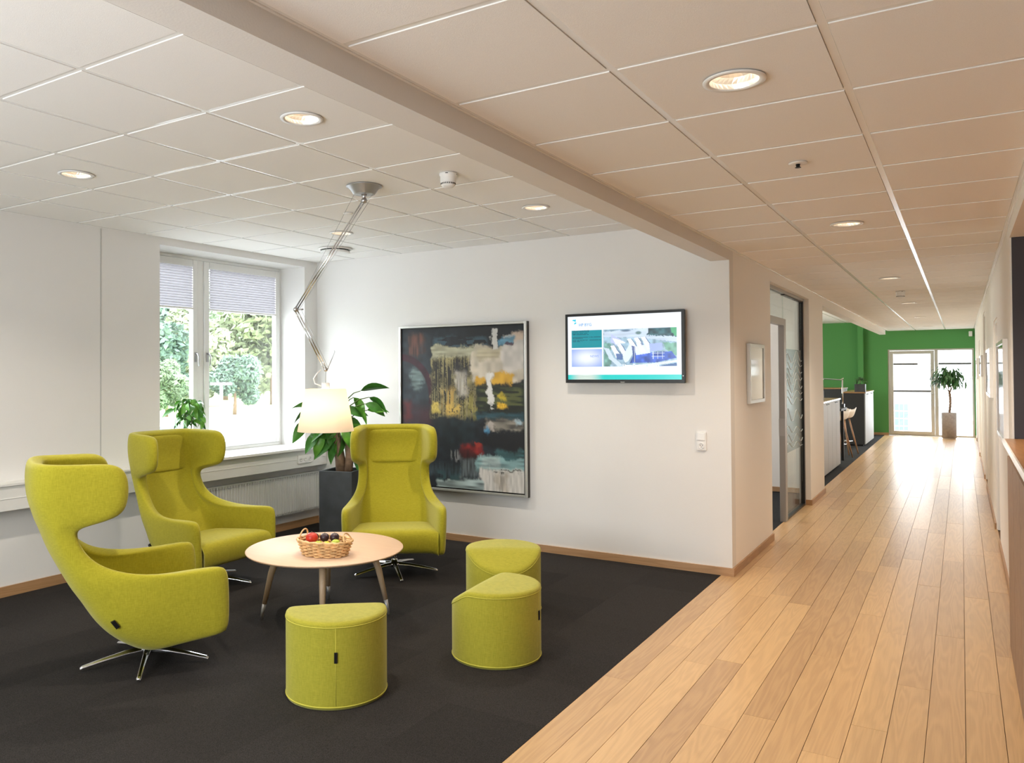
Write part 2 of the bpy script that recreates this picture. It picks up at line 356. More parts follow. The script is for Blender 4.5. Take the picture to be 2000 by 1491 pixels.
# corridor wall on the left: pier, lintel over the glazed front, pier, beam over the open office, beam over the lounge
struct('wall_corridor', MB().box(CW-.125, BW+.12, 0, CW, 7.87, ZC+.2).box(CW-.125, 7.87, 2.43, CW, 10.12, ZC+.2)
       .box(CW-.125, 10.12, 0, CW, 11.21, ZC+.2).box(CW-.125, 11.21, 2.425, CW, EW-.55, ZC+.2), M['wall_cream'])
struct('ceiling_beam', MB().box(CW-.143, -1.5, 2.448, CW, BW, ZL+.1), M['wall'])
struct('wall_meeting_room', MB().box(-5, 11.05, 0, CW-.125, 11.15, ZL+.1).box(-5.5, 6.44, 2.6, CW-.125, 11.05, 2.66), M['wall_cream'])
struct('wall_front', MB().box(LW-.4, -1.62, 0, -4.2, -1.5, 3.0).box(-1.2, -1.62, 0, 3.2, -1.5, 3.0).box(-4.2, -1.62, 0, -1.2, -1.5, .8).box(-4.2, -1.62, 2.2, -1.2, -1.5, 3.0), M['wall'])  # unseen wall added behind the camera, its opening sized to limit rear light
struct('wall_reception_side', MB().box(3.2, -1.5, 0, 3.3, 6.42, 3.0), M['wall_cream'])
# right wall with door recesses
rw = MB(); segs = [(6.3, 8.6), (9.52, 12.7), (13.8, 16.5), (17.42, 20.1), (20.99, EW)]
for a, b in segs: rw.box(RW, a, 0, RW+.12, b, ZC+.1)
for (a, b), h in zip([(8.6, 9.52), (12.7, 13.8), (16.5, 17.42), (20.1, 20.99)], (2.06, 2.38, 2.1, 2.1)): rw.box(RW, a, h, RW+.12, b, ZC+.1)
struct('wall_right', rw, M['wall_cream'])
struct('wall_reception', MB().box(RW+.01, 6.292, 0, 3.2, 6.42, 2.445), M['darkwall'])
struct('trim_1', MB().box(RW+.0, -1.5, 2.445, RW+.14, 6.3, ZC+.1).box(RW+.14, -1.5, 2.445, 3.2, 6.42, 2.5), M['wall_cream'])
struct('wall_end', MB().box(-5.6, EW, 0, -1.5, EW+.15, ZL+.1).box(-1.5, EW, 2.08, RW+.12, EW+.15, ZL+.1).box(.25, EW, 0, RW+.12, EW+.15, 2.08)
       .box(-2.02-.12, EW-.14, 0, -2.02, EW, ZL), M['green'])
struct('wall_office', MB().box(-5.6, 11.15, 0, -5.5, EW, ZL+.1), M['green'])
struct('wall_far_left', MB().box(-5.6, 6.44, 0, -5.5, 11.15, ZL+.1), M['wall_cream'])
# ceiling slab above the tiles
ceil = struct('ceiling', MB().box(LW-.4, -1.5, 3.0, 3.2, EW+.15, 3.1), M['slab'])
# skirting
struct('baseboard_left', MB().box(LW, -1.5, 0, LW+.015, BW, .075), M['oaktrim'])
struct('baseboard_back', MB().box(LW+.015, BW-.015, 0, CW+.015, BW, .062), M['oaktrimx'])
struct('baseboard_corridor', MB().box(CW, BW, 0, CW+.015, 7.87, .062).box(CW, 10.12, 0, CW+.015, 11.21, .062).box(CW-.11, 10.105, 0, CW+.015, 10.12, .062).box(CW-.125, 11.21, 0, CW+.015, 11.225, .062), M['oaktrim'])
bb = MB()
for a, b in segs: bb.box(RW-.014, a, 0, RW, b, .062)
struct('baseboard_right', bb, M['oaktrim'])
struct('baseboard_end', MB().box(-5.5, EW-.015, 0, -1.5, EW, .062).box(-5, 11.035, 0, CW-.125, 11.05, .062), M['oaktrimx'])

# ceiling tiles and grid
def tile_mesh(nm, w, d, hole=None, r=.085):
    """mineral tile hanging 6 mm proud of its bar; optional round hole (cx, cy)"""
    b = MB(); g = .0135; x0, y0, x1, y1 = g, g, w-g, d-g
    if hole is None:
        b.box(x0, y0, -.003, x1, y1, .012)
    else:
        cx, cy = hole; N = 48; o = []; i_ = []
        for k in range(N):
            a = 2*PI*(k+.5)/N; dx, dy = math.cos(a), math.sin(a)
            t = min(((x1-cx) if dx > 0 else (x0-cx))/dx, ((y1-cy) if dy > 0 else (y0-cy))/dy)
            o.append((cx+dx*t, cy+dy*t)); i_.append((cx+r*dx, cy+r*dy))
        # snap the nearest outer point to each corner
        for c in ((x0, y0), (x1, y0), (x0, y1), (x1, y1)):
            k = min(range(N), key=lambda q: (o[q][0]-c[0])**2+(o[q][1]-c[1])**2); o[k] = c
        v = [(*p, -.003) for p in o]+[(*p, -.003) for p in i_]+[(*p, .012) for p in o]+[(*p, .012) for p in i_]
        f = []
        for k in range(N):
            q = (k+1) % N; f += [(k, N+k, N+q, q), (N+k, 3*N+k, 3*N+q, N+q), (k, q, 2*N+q, 2*N+k)]
        b.add(v, f)
    return b.mesh(nm, M['tile'])
full = tile_mesh('ceiling_tile', .6, .6)
TILECACHE = {}
def grid(name, x_lines, y_lines, z, fix):
    """x_lines/y_lines: sorted positions of the bars; fix: list of (x, y, r) holes"""
    n = 0
    for a, b in zip(x_lines[:-1], x_lines[1:]):
        for c, d in zip(y_lines[:-1], y_lines[1:]):
            w, h = b-a, d-c
            if w < .04 or h < .04: continue
            hole = None; rr = .085
            for fx, fy, fr in fix:
                if a < fx < b and c < fy < d: hole = (fx-a, fy-c); rr = fr
            if hole is None:
                k = (round(w, 3), round(h, 3))
                if k not in TILECACHE: TILECACHE[k] = tile_mesh('ceiling_tile', *k)
                me = TILECACHE[k]
            else: me = tile_mesh('ceiling_tile', w, h, hole, rr)
            link('ceiling_tile', me, ceil, (a, c, z)); n += 1
    X0, X1, Y0, Y1 = x_lines[0], x_lines[-1], y_lines[0], y_lines[-1]
    for x in x_lines: MB().box(-.012, Y0, 0, .012, Y1, .03).build('grid_bar', M['tbar'], ceil, loc=(x, 0, z))
    for y in y_lines: MB().box(X0, -.012, 0.0004, X1, .012, .03).build('grid_bar', M['tbar'], ceil, loc=(0, y, z))
LX = [LW+.012] + [-2.84-.6*i for i in range(4, -1, -1)] + [-2.24, CW-.155]
LY = [1.78+.6*j for j in range(-5, 8)] + [BW-.012]
DL = [(-2.54, 2.68), (-4.35, 2.70), (-2.54, 5.06), (-4.36, 5.07)]
grid('lounge', LX, LY, ZL, [(x, y, .078) for x, y in DL])
CX = [CW+.012, -.907, -.307, RW-.012]
CY = [2.3416+.6*j for j in range(-6, 33)] + [EW-.012]
CDL = [(-.607, 2.64), (-.607, 5.64), (-.607, 9.24), (-.607, 12.84), (-.607, 16.44), (-.607, 20.04)]
grid('corridor', CX, CY, ZC, [(x, y, .078) for x, y in CDL])
grid('office', [-4.8, -4.2, -3.6, -3.0, -2.4, -1.8, CW-.142], [11.2+.6*j for j in range(18)]+[EW-.012], ZL, [])
# shadow-gap edge profile along the corridor ceiling
struct('trim_2', MB().box(CW, -1.5, ZC-.004, CW+.010, EW, ZC+.02).box(RW-.010, -1.5, ZC-.004, RW, EW, ZC+.02), M['tbar'])

# ------------------------------------------------------------------ window in the left wall
def frame_rect(mb, X0, X1, ya, yb, za, zb, t):
    mb.box(X0, ya, za, X1, ya+t, zb).box(X0, yb-t, za, X1, yb, zb).box(X0, ya+t, za, X1, yb-t, za+t).box(X0, ya+t, zb-t, X1, yb-t, zb)
wx = -6.15
win = MB(); frame_rect(win, wx-.03, wx+.03, 4.35, 6.13, .83, 2.70, .03); win.box(wx-.03, 5.025, .86, wx+.03, 5.10, 2.67)
w1 = bevel(struct('window_1', win, M['white']), .004)
for (a, b) in ((4.38, 5.025), (5.10, 6.10)):
    s = MB(); frame_rect(s, wx-.015, wx+.045, a+.004, b-.004, .864, 2.666, .055)
    so = bevel(s.build('sash', M['white'], w1), .005)
    MB().box(wx+.012, a+.055, .915, wx+.02, b-.055, 2.615).build('pane', M['glass'], so)
    hy = b-.032 if a < 4.5 else a+.032
    MB().box(wx+.045, hy-.012, 1.70, wx+.052, hy+.012, 1.79).tube([(wx+.05, hy, 1.775), (wx+.075, hy, 1.778), (wx+.088, hy+.004, 1.75), (wx+.085, hy+.006, 1.66)], .008, 8).build('handle', M['steel'], so)
    # pleated blind in the upper third of the sash
    z1, z0, n = 2.60, 2.215, 16; vs = []; fs = []
    for k in range(n*2+1):
        z = z1+(z0-z1)*k/(2*n); x = wx+.030+(.020 if k % 2 else 0.)
        vs += [(x, a+.062, z), (x, b-.062, z)]
    for k in range(n*2): fs.append((2*k, 2*k+1, 2*k+3, 2*k+2))
    bl = thing('pleated_blind', ('lilac-grey pleated blind half lowered in the narrow left sash' if a < 4.5 else 'lilac-grey pleated blind half lowered in the wide right sash'), 'blind', group='pleated window blinds')
    MB().add(vs, fs).build('pleated_cloth', M['blind'], bl)
    MB().box(wx+.03, a+.06, z0-.018, wx+.055, b-.06, z0-.002).build('bottom_rail', M['white'], bl)
    MB().box(wx+.03, a+.06, z1, wx+.055, b-.06, z1+.018).build('head_rail', M['white'], bl)
struct('window_sill', MB().box(wx, 4.35, .80, LW-.001, 6.13, .83).box(LW-.001, 4.30, .808, LW+.17, BW, .83), M['white'])['kind'] = 'structure'
tr = MB().box(LW, -1.5, .63, LW+.135, BW-.001, .806)
trk = bevel(struct('cable_trunking', tr, M['trunk_white']), .004)
MB().box(LW, -1.5, .807, LW+.15, 4.30, .822).build('top_ledge', M['trunk_white'], trk)
MB().box(LW+.135, -1.5, .715, LW+.138, BW-.002, .719).build('groove_strip', M['tbar'], trk)

# radiator
rad = thing('radiator', 'white ribbed panel radiator below the window trunking', 'radiator', (LW+.03, 4.5, .165))
Y1 = 1.77; vs = []; fs = []; n = int(Y1/.0333); H = .405
for k in range(n*4+1):
    y = Y1*k/(n*4); d = (.052, .052, .040, .040)[k % 4]
    vs += [(d, y, .012), (d, y, H-.02)]
for k in range(n*4): fs.append((2*k, 2*k+2, 2*k+3, 2*k+1))
MB().add(vs, fs).build('front_panel', M['rad'], rad)
MB().box(0, 0, 0, .04, Y1, .012).box(0, 0, H-.02, .056, Y1, H-.008).box(0, -.004, 0, .056, .004, H).box(0, Y1-.004, 0, .056, Y1+.004, H).build('casing', M['rad'], rad)
sl = MB()
for k in range(int(Y1/.022)): sl.box(.0565, .012+k*.022, H-.045, .0575, .024+k*.022, H-.036); sl.box(.0535, .012+k*.022, .018, .0545, .024+k*.022, .03)
g_ = sl.build('vent_slots', M['steel'], rad); g_['kind'] = 'stuff'
for y_ in (.3, 1.4): MB().box(-.028, y_, .1, 0, y_+.06, .3).build('bracket', M['rad'], rad)

def socket(name, label, loc, rz, w, h, switch):
    """wall plate facing local -Y"""
    s = thing(name, label, 'socket', loc, rz)
    bevel(MB().box(-w/2, -.012, -h/2, w/2, 0, h/2).build('back_plate', M['whitematt'], s), .003)
    if switch:
        bevel(MB().box(-w/2+.008, -.018, .008, w/2-.008, -.012, h/2-.008).build('rocker_switch', M['white'], s), .002)
        o = MB().lathe([(.024, 0), (.024, .004), (.020, .004), (.018, -.003)], 24, cap0=False).build('outlet', M['white'], s, loc=(0, -.012, -h/4), rot=(PI/2, 0, 0))
        MB().lathe([(.003, 0), (.003, .002)], 10, (-.008, .004, -.001)).lathe([(.003, 0), (.003, .002)], 10, (.008, .004, -.001)).tube([(-.006, -.008, 0), (0, -.010, 0), (.006, -.008, 0)], .0015, 5).build('pin_hole', M['black'], o)
    else:
        for k in (-1, 0, 1):
            o = MB().lathe([(.020, 0), (.020, .004), (.016, .004), (.014, -.003)], 20, cap0=False).build('outlet', M['white'], s, loc=(k*w/3.2, -.012, 0), rot=(PI/2, 0, 0))
            MB().lathe([(.0028, 0), (.0028, .002)], 8, (-.007, 0, -.001)).lathe([(.0028, 0), (.0028, .002)], 8, (.007, 0, -.001)).build('pin_hole', M['black'], o)
    return s
socket('wall_socket', 'white light switch over a power socket right of the television', (-1.73, BW, 1.033), 0, .075, .145, True)
socket('trunking_socket', 'white triple power socket on the trunking left of the corner plant', (LW+.135, 5.98, .715), PI/2, .21, .085, False)

# ------------------------------------------------------------------ ceiling fittings
def downlight(label, x, y, z, group, power=14, color=(1, .80, .58)):
    t = thing('ceiling_downlight', label, 'ceiling light', (x, y, z), 0, group)
    MB().lathe([(.098, -.007), (.097, -.011), (.080, -.0115), (.077, -.006)], 40, cap0=False, cap1=False).build('trim_ring', M['white'], t)
    N = 28; prof = [(.077, -.008), (.073, .008), (.064, .026), (.050, .042), (.034, .052)]
    vs = []; fs = []
    for i, (r, zz) in enumerate(prof):
        for k in range(N): a = 2*PI*(k+(i % 2)*.5)/N; vs.append((r*math.cos(a), r*math.sin(a), zz))
    for i in range(len(prof)-1):
        for k in range(N):
            a, b, c, d = i*N+k, i*N+(k+1) % N, (i+1)*N+(k+1) % N, (i+1)*N+k
            fs += [(a, d, b), (b, d, c)] if i % 2 else [(a, d, c), (a, c, b)]
    MB().add(vs, fs).build('reflector', M['reflector'], t)
    MB().lathe([(.034, .052), (.001, .053)], 24, cap0=False).build('light_source', M['led'], t)
    spot('downlight_beam', (0, 0, -.015), power, color, 2.3, .9, t, .03)
    return t
lab = ['round recessed light in the lounge ceiling nearest the long beam, above the coffee table', 'round recessed light in the lounge ceiling at far left above the nearest chair',
       'round recessed light in the lounge ceiling near the back wall beside the television', 'round recessed light in the lounge ceiling behind the lamp arm']
for (x, y), l in zip(DL, lab): downlight(l, x, y, ZL, 'lounge ceiling lights', 62, (1, .89, .75))
lab = ['large near round recessed light in the corridor ceiling', 'second round recessed light along the corridor ceiling', 'third round recessed light along the corridor ceiling, before the smoke detector',
       'fourth round recessed light along the corridor ceiling, past the smoke detector', 'fifth small round light far along the corridor ceiling', 'last round light in the corridor ceiling by the green end wall']
for (x, y), l in zip(CDL, lab): downlight(l, x, y, ZC, 'corridor ceiling lights', 44 if y < 4 else 80, (1, .84, .67))

for (x, y), l in zip([(-2.54, .28), (-4.35, .28)], ['recessed lounge ceiling light outside the view, on the beam side', 'recessed lounge ceiling light outside the view, on the window side']):
    downlight(l, x, y, ZL, 'lounge ceiling lights', 62, (1, .89, .75))  # unseen downlights added as fill, continuing the lounge spacing
for (x, y), l in zip([(.95, 5.5), (.95, 3.6)], ['recessed light over the far end of the reception counter', 'recessed light over the near end of the reception counter']):
    downlight(l, x, y, 2.445, 'reception ceiling lights', 30, (1, .78, .55))
def detector(label, x, y, z):
    t = thing('smoke_detector', label, 'smoke detector', (x, y, z-.007))
    MB().lathe([(.052, 0), (.052, -.012), (.047, -.018), (.047, -.052), (.043, -.056)], 36).build('housing', M['whitematt'], t)
    MB().lathe([(.043, -.056), (.043, -.068), (.03, -.082), (.01, -.086)], 36, cap0=False).build('sensor_cap', M['whitematt'], t)
    v = MB()
    for k in range(24): a = 2*PI*k/24; m = Matrix.Rotation(a, 4, 'Z'); v.box(.0425, -.0028, -.067, .0445, .0028, -.058, m)
    for k in range(4): a = 2*PI*k/4+.4; m = Matrix.Rotation(a, 4, 'Z'); v.box(.0515, -.008, -.010, .0525, .008, -.006, m)
    q = v.build('vent_slots', M['darkmetal'], t); q['kind'] = 'stuff'
    return t
detector('white smoke detector on the lounge ceiling right of the lamp mount', -2.53, 3.90, ZL)
detector('white smoke detector on the corridor ceiling between two recessed lights', -.60, 10.85, ZC)
t = thing('sprinkler_cover', 'small round sprinkler cover in the corridor ceiling', 'sprinkler', (-.61, 3.85, ZC-.007))
MB().lathe([(.040, 0), (.039, -.003), (.022, -.006)], 30).build('cover_plate', M['whitematt'], t)
MB().lathe([(.010, -.006), (.008, -.018), (.013, -.02), (.013, -.022)], 12).build('nozzle', M['darkmetal'], t)
t = thing('sprinkler_cover', 'small round cover plate in the lounge ceiling beside the lamp arm', 'sprinkler', (-3.77, 4.46, ZL-.007))
MB().lathe([(.036, 0), (.035, -.006), (.02, -.010)], 24).build('cover_plate', M['whitematt'], t)
t = thing('air_vent', 'round white ventilation valve in the lounge ceiling near the window', 'vent', (-4.96, 5.68, ZL-.007))
MB().lathe([(.16, 0), (.155, -.012), (.135, -.012), (.13, 0)], 48, cap0=False, cap1=False).build('ring', M['whitematt'], t)
MB().lathe([(.10, -.012), (.135, -.022), (.14, -.034), (.12, -.040), (.02, -.043)], 48).build('valve_disc', M['white'], t)
MB().lathe([(.128, -.001), (.125, -.004)], 32, cap0=False).build('throat', M['darkmetal'], t)
t = thing('alarm_sensor', 'small white motion sensor high in the far right corridor corner', 'sensor', (.19, EW, 2.35))
bevel(MB().box(-.035, -.06, 0, .035, 0, .12).build('housing', M['whitematt'], t), .01)
MB().box(-.025, -.066, .02, .025, -.058, .06).build('lens', M['white'], t)

# ------------------------------------------------------------------ wing chairs
def make_chair(label):
    root = thing('wing_chair', label, 'chair')
    # rows: back line point (x,z), front edge point (x,z), half width at back, half width at front
    R = [((-.02, .15), (.34, .195), .27, .355), ((-.10, .185), (.355, .24), .29, .365), ((-.20, .26), (.355, .40), .31, .37),
         ((-.265, .345), (.350, .535), .315, .375), ((-.305, .42), (.305, .562), .31, .372), ((-.35, .485), (.10, .545), .30, .355), ((-.385, .55), (-.12, .545), .29, .315),
         ((-.42, .62), (-.26, .59), .275, .275), ((-.455, .69), (-.345, .67), .262, .262), ((-.48, .76), (-.385, .755), .258, .260), ((-.500, .815), (-.385, .812), .260, .264),
         ((-.515, .85), (-.33, .834), .264, .285), ((-.525, .885), (-.205, .852), .268, .318), ((-.545, .95), (-.155, .90), .272, .330), ((-.553, 1.03), (-.145, 1.01), .274, .333), ((-.55, 1.10), (-.160, 1.09), .272, .327), ((-.535, 1.137), (-.215, 1.128), .265, .305)]
    vs = []; cols = None
    def row(b, f, w, wf, off=0.):
        out = []
        side = [(1., 0), (.66, 0), (.33, 0)]
        for sgn in (-1,):
            for tt, _ in side: out.append((b[0]+(f[0]-b[0])*tt, sgn*(w+(wf-w)*tt), b[1]+(f[1]-b[1])*tt))
        out.append((b[0]+.03, -w*.98, b[1])); out.append((b[0]-.005, -w*.72, b[1])); out.append((b[0]-.012, -w*.36, b[1])); out.append((b[0]-.014, 0, b[1]))
        m = [(x, -y, z) for x, y, z in out[:-1]][::-1]
        return out+m
    rows = [row(*r) for r in R]; nc = len(rows[0])
    for r in rows: vs += r
    fs = [(i*nc+j, i*nc+j+1, (i+1)*nc+j+1, (i+1)*nc+j) for i in range(len(rows)-1) for j in range(nc-1)]
    sh = MB().add(vs, fs, True).build('shell', M['lime'], root)
    md = sh.modifiers.new('thick', 'SOLIDIFY'); md.thickness = .078; md.offset = 0; md.use_even_offset = False
    subsurf(sh, 2)
    # headrest pad and back pad: their own cushions, a seam between them
    def pad(name, i0, i1, wmul, fwd, th):
        v = []; Y = (-1, -.88, -.3, .3, .88, 1)
        for i in range(i0, i1+1):
            b, f, w, wf = R[i]
            for y in Y: v.append((b[0]+fwd+(.004 if abs(y) == 1 else .004 if abs(y) > .5 else 0.), y*(w-.02)*wmul, b[1]))
        n_ = len(Y); q = [(a*n_+c, a*n_+c+1, (a+1)*n_+c+1, (a+1)*n_+c) for a in range(i1-i0) for c in range(n_-1)]
        o = MB().add(v, q, True).build(name, M['lime'], root)
        s_ = o.modifiers.new('thick', 'SOLIDIFY'); s_.thickness = th; s_.offset = 0
        subsurf(o, 2); return o
    pad('headrest', 10, 15, 1.0, .026, .034)
    # seat cushion
    sx = [(-.26, .35, .21), (-.1, .345, .20), (.15, .37, .195), (.31, .385, .19), (.365, .375, .20), (.385, .34, .22), (.388, .28, .235), (.375, .225, .235)]
    v = []; ys = (-.335, -.30, -.1, .1, .30, .335)
    top = [(x, t_) for x, t_, _ in sx]; v = []
    ring = [(-.14, .24), (-.20, .30), (-.24, .36), (-.10, .372), (.12, .385), (.27, .395), (.325, .385), (.348, .345), (.352, .28), (.34, .215), (.27, .20), (.0, .20)]
    for y in ys:
        for x, z in ring: v.append((x, y*(.86+.14*min(1, (x+.25)/.5)), z - (.02 if abs(y) > .3 else 0)))
    k_ = len(ring); f = [(a*k_+c, (a+1)*k_+c, (a+1)*k_+(c+1) % k_, a*k_+(c+1) % k_) for a in range(len(ys)-1) for c in range(k_)]
    f += [tuple(range(k_))[::-1], tuple((len(ys)-1)*k_+c for c in range(k_))]
    subsurf(MB().add(v, f, True).build('seat', M['lime'], root), 2)
    subsurf(MB().add([(-.05, -.25, .125), (.30, -.33, .19), (.30, .33, .19), (-.05, .25, .125), (-.16, -.24, .30), (.30, -.33, .30), (.30, .33, .30), (-.16, .24, .30)],
             [(3, 2, 1, 0), (4, 5, 6, 7), (0, 1, 5, 4), (1, 2, 6, 5), (2, 3, 7, 6), (3, 0, 4, 7)], True).build('underside', M['lime'], root), 3)
    MB().box(-.010, -.350, .0, .010, -.322, .045).build('fabric_tag', M['black'], root, loc=(-.205, .012, .30), rot=(0, -.6, 0), label='black fabric tag')
    base = MB().lathe([(.038, .045), (.042, .06), (.040, .075), (.026, .085), (.024, .15), (.05, .16)], 24).build('swivel_base', M['chrome'], root)
    return root, base
def add_legs(base, rot):
    for k in range(5):
        a = rot+2*PI*k/5; m = Matrix.Rotation(a, 4, 'Z'); b = MB()
        pts = [(.02, 0, .066), (.12, 0, .058), (.24, 0, .040), (.335, 0, .022), (.347, 0, .016)]
        hw = [.021, .017, .0145, .013, .010]; th = [.016, .013, .010, .008, .006]; v = []
        for (x, _, z), w, t in zip(pts, hw, th):
            for y, zz in ((-w, z-t), (w, z-t), (w, z), (w*.45, z+t), (-w*.45, z+t), (-w, z)): v.append(m @ Vector((x, y, zz)))
        f = [(i*6+j, i*6+(j+1) % 6, (i+1)*6+(j+1) % 6, (i+1)*6+j) for i in range(4) for j in range(6)]+[tuple(range(6))[::-1], tuple(24+j for j in range(6))]
        b.add(v, f); lg = b.build('leg', M['chrome'], base)
        bevel(lg, .003, 2)
        MB().lathe([(.012, 0), (.012, .012)], 12).box(0, 0, 0, 0, 0, 0) if False else None
chairs = [('lime green wing armchair nearest the camera at far left, seen from its side', (-3.82, 2.80), 64), ('lime green wing armchair before the window, seen from the front', (-4.81, 4.035), 2),
          ('lime green wing armchair before the abstract painting and corner plant', (-3.82, 5.07), -53)]
for i, (lb, p, deg) in enumerate(chairs):
    if i == 0: first, base0 = make_chair(lb); c = first
    else:
        c = first.copy(); COL.objects.link(c); c['label'] = lb
        for ch in list(first.children):
            if ch is base0 or ch.parent is not first: continue
            d = ch.copy(); COL.objects.link(d); d.parent = c
    bs = base0 if i == 0 else base0.copy()
    if i: COL.objects.link(bs); bs.parent = c
    c['group'] = 'lime wing chairs around the table'
    c.location = (*p, .002); c.rotation_euler = (0, 0, math.radians(deg))
    add_legs(bs, math.radians(-116-deg))

# ------------------------------------------------------------------ poufs
def make_pouf(label, x, y, R_, Hh, cut_deg, tag_deg, seam):
    t = thing('pouf', label, 'pouf', (x, y, .002), 0, 'lime drum poufs')
    N = 96; ca = math.radians(cut_deg); d0 = .07; drop = .62
    def top(px, py):
        s = px*math.cos(ca)+py*math.sin(ca)
        return Hh - drop*.012*math.log1p(math.exp(min(60, (s-d0)/.012)))
    rings = [0, .25, .5, .7, .85, .95, 1.0]
    v = []; f = []
    prof = [(.985, 0, 'z'), (1.0, .012, 'z'), (1.0, .03, 'z')] + [(1.0, q, 't') for q in (.3, .6, .8, .90)]
    for r, q, kind in prof:
        for k in range(N):
            a = 2*PI*k/N; px, py = R_*r*math.cos(a), R_*r*math.sin(a); tz = top(px, py)-.022
            v.append((px, py, q if kind == 'z' else .03+(tz-.03)*q))
    for k in range(N): a = 2*PI*k/N; px, py = R_*math.cos(a), R_*math.sin(a); v.append((px*1.0, py*1.0, top(px, py)-.020))
    n = len(prof)+1
    for i in range(n-1):
        for k in range(N): f.append((i*N+k, i*N+(k+1) % N, (i+1)*N+(k+1) % N, (i+1)*N+k))
    f.append(tuple(range(N))[::-1])
    MB().add(v, f, True).build('side_cover', M['limep'], t)
    v = []; f = []
    edge = [(1.002, -.021), (1.004, -.016), (.995, -.008), (.97, -.002), (.93, .001), (.88, .002)] + [(.82-.06*q, .003+.0003*q) for q in range(13)]
    for r, dz in edge:
        for k in range(N): a = 2*PI*k/N; px, py = R_*r*math.cos(a), R_*r*math.sin(a); v.append((px, py, top(px, py)+dz))
    v.append((0, 0, Hh+.007))
    for i in range(len(edge)-1):
        for k in range(N): f.append((i*N+k, i*N+(k+1) % N, (i+1)*N+(k+1) % N, (i+1)*N+k))
    for k in range(N): f.append(((len(edge)-1)*N+k, (len(edge)-1)*N+(k+1) % N, len(edge)*N))
    MB().add(v, f, True).build('top_panel', M['limep'], t)
    pts = []
    for k in range(N): a = 2*PI*k/N; px, py = R_*1.003*math.cos(a), R_*1.003*math.sin(a); pts.append((px, py, top(px, py)-.022))
    MB().tube(pts, .0022, 6, closed=True).build('piping', M['limeseam'], t)
    MB().tube([(R_*math.cos(2*PI*k/N), R_*math.sin(2*PI*k/N), .014) for k in range(N)], .003, 6, closed=True).build('bottom_seam', M['limeseam'], t)
    a = math.radians(seam); cx, cy = math.cos(a), math.sin(a)
    MB().tube([(cx*R_*1.0, cy*R_*1.0, .02), (cx*R_, cy*R_, top(cx*R_, cy*R_)-.024)], .0014, 5).build('side_seam', M['limeseam'], t)
    a = math.radians(tag_deg); m = Matrix.Rotation(a, 4, 'Z')
    MB().box(R_-.001, -.0075, .222, R_+.006, .0075, .272, m).build('fabric_tag', M['black'], t, label='black fabric tag')
    return t
make_pouf('lime green pouf nearest the camera, in front of the coffee table', -2.65, 3.035, .25, .408, 130, -50, -50)
make_pouf('lime green pouf standing closest to the oak floor, front one of the right pair', -2.22, 3.895, .25, .399, 185, 8, 8)
make_pouf('lime green pouf behind another pouf, near the skirting of the back wall', -2.60, 4.66, .25, .415, -58, 150, 150)

# ------------------------------------------------------------------ coffee table
TZ = .452
tb = thing('coffee_table', 'round pale oak coffee table with splayed legs in the lounge', 'table', (-3.5, 3.90, 0))
MB().lathe([(.30, TZ-.03), (.44, TZ-.026), (.495, TZ-.016), (.505, TZ-.008), (.507, TZ-.004), (.503, TZ)], 96).build('tabletop', M['tabletop'], tb)
for k in range(4):
    a = math.radians(39+90*k); dx, dy = math.cos(a), math.sin(a)
    def P(r, z): return (dx*r, dy*r, z)
    lg = MB().tube([P(.30, TZ-.028), P(.345, .30), P(.39, .10)], [.023, .021, .0145], 16).build('leg', M['tableleg'], tb)
    MB().tube([P(.389, .105), P(.41, .001)], [.0145, .008], 16).build('metal_tip', M['alu'], lg)

# basket of fruit
BR = math.radians(12); BC = Vector((-3.36, 3.74)); bz = TZ+.001
bk = thing('fruit_basket', 'oval woven wicker basket of fruit on the coffee table', 'basket', (*BC, bz), BR)
def oval(a, s): return (.178*s*math.cos(a), .118*s*math.sin(a))
def wall_s(z): return .80+.20*(z/.092)
NR = 24
for k in range(NR):
    a = 2*PI*k/NR
    MB().tube([(*oval(a, wall_s(z)), z) for z in (.002, .03, .06, .092)], .0028, 5).build('upright', M['wicker'], bk)
for rw_ in range(9):
    z = .006+rw_*.0096; pts = []
    for k in range(NR*4):
        a = 2*PI*k/(NR*4); off = .008*math.cos(a*NR/2*1.0 + (PI if rw_ % 2 else 0)); s = wall_s(z)
        x, y = oval(a, s); l_ = math.hypot(x, y); pts.append((x*(1+off/l_), y*(1+off/l_), z))
    MB().tube(pts, .0054, 6, closed=True).build('woven_strand', M['wicker'], bk)
pts = [(*oval(2*PI*k/60, 1.03), .094+.003*math.sin(k*2)) for k in range(60)]
MB().tube(pts, .0075, 8, closed=True).build('rim', M['wicker'], bk)
MB().lathe([(.13, .001), (.13, .006)], 40, sx=1., sy=.70).build('bottom', M['wicker'], bk)
for sg in (-1, 1):
    hp = []
    for k in range(13):
        a = PI*k/12; hp.append((sg*(.172-.010*math.sin(a)*(1 if sg < 0 else 2.5)), .048*math.cos(a)+(.03 if sg < 0 else -.01), .092+.052*math.sin(a)))
    MB().tube(hp, .0052, 8).build('handle', M['wicker'], bk)
def fruit(name, label, dx, dy, dz, r, m, sq=.94, stalk=True):
    rot = Matrix.Rotation(BR, 2); p = rot @ Vector((dx, dy))
    t = thing(name, label, 'fruit', (BC.x+p.x, BC.y+p.y, bz+dz+.012), rnd.random()*6, 'fruit in the wicker basket')
    prof = []
    for k in range(15):
        a = -PI/2+PI*k/14; prof.append((max(.001, r*math.cos(a)*(1+.06*math.sin(a))), r*sq*math.sin(a)-(.12*r if k == 14 else .05*r if k == 13 else 0)))
    MB().lathe(prof, 24).build('flesh', m, t)
    if stalk: MB().tube([(0, 0, r*sq*.84), (.002, .001, r*sq*.84+.012)], .0012, 6).build('stalk', M['stem'], t)
fruit('apple', 'red apple at the left end of the wicker basket', -.080, -.022, .090, .038, M['apple'])
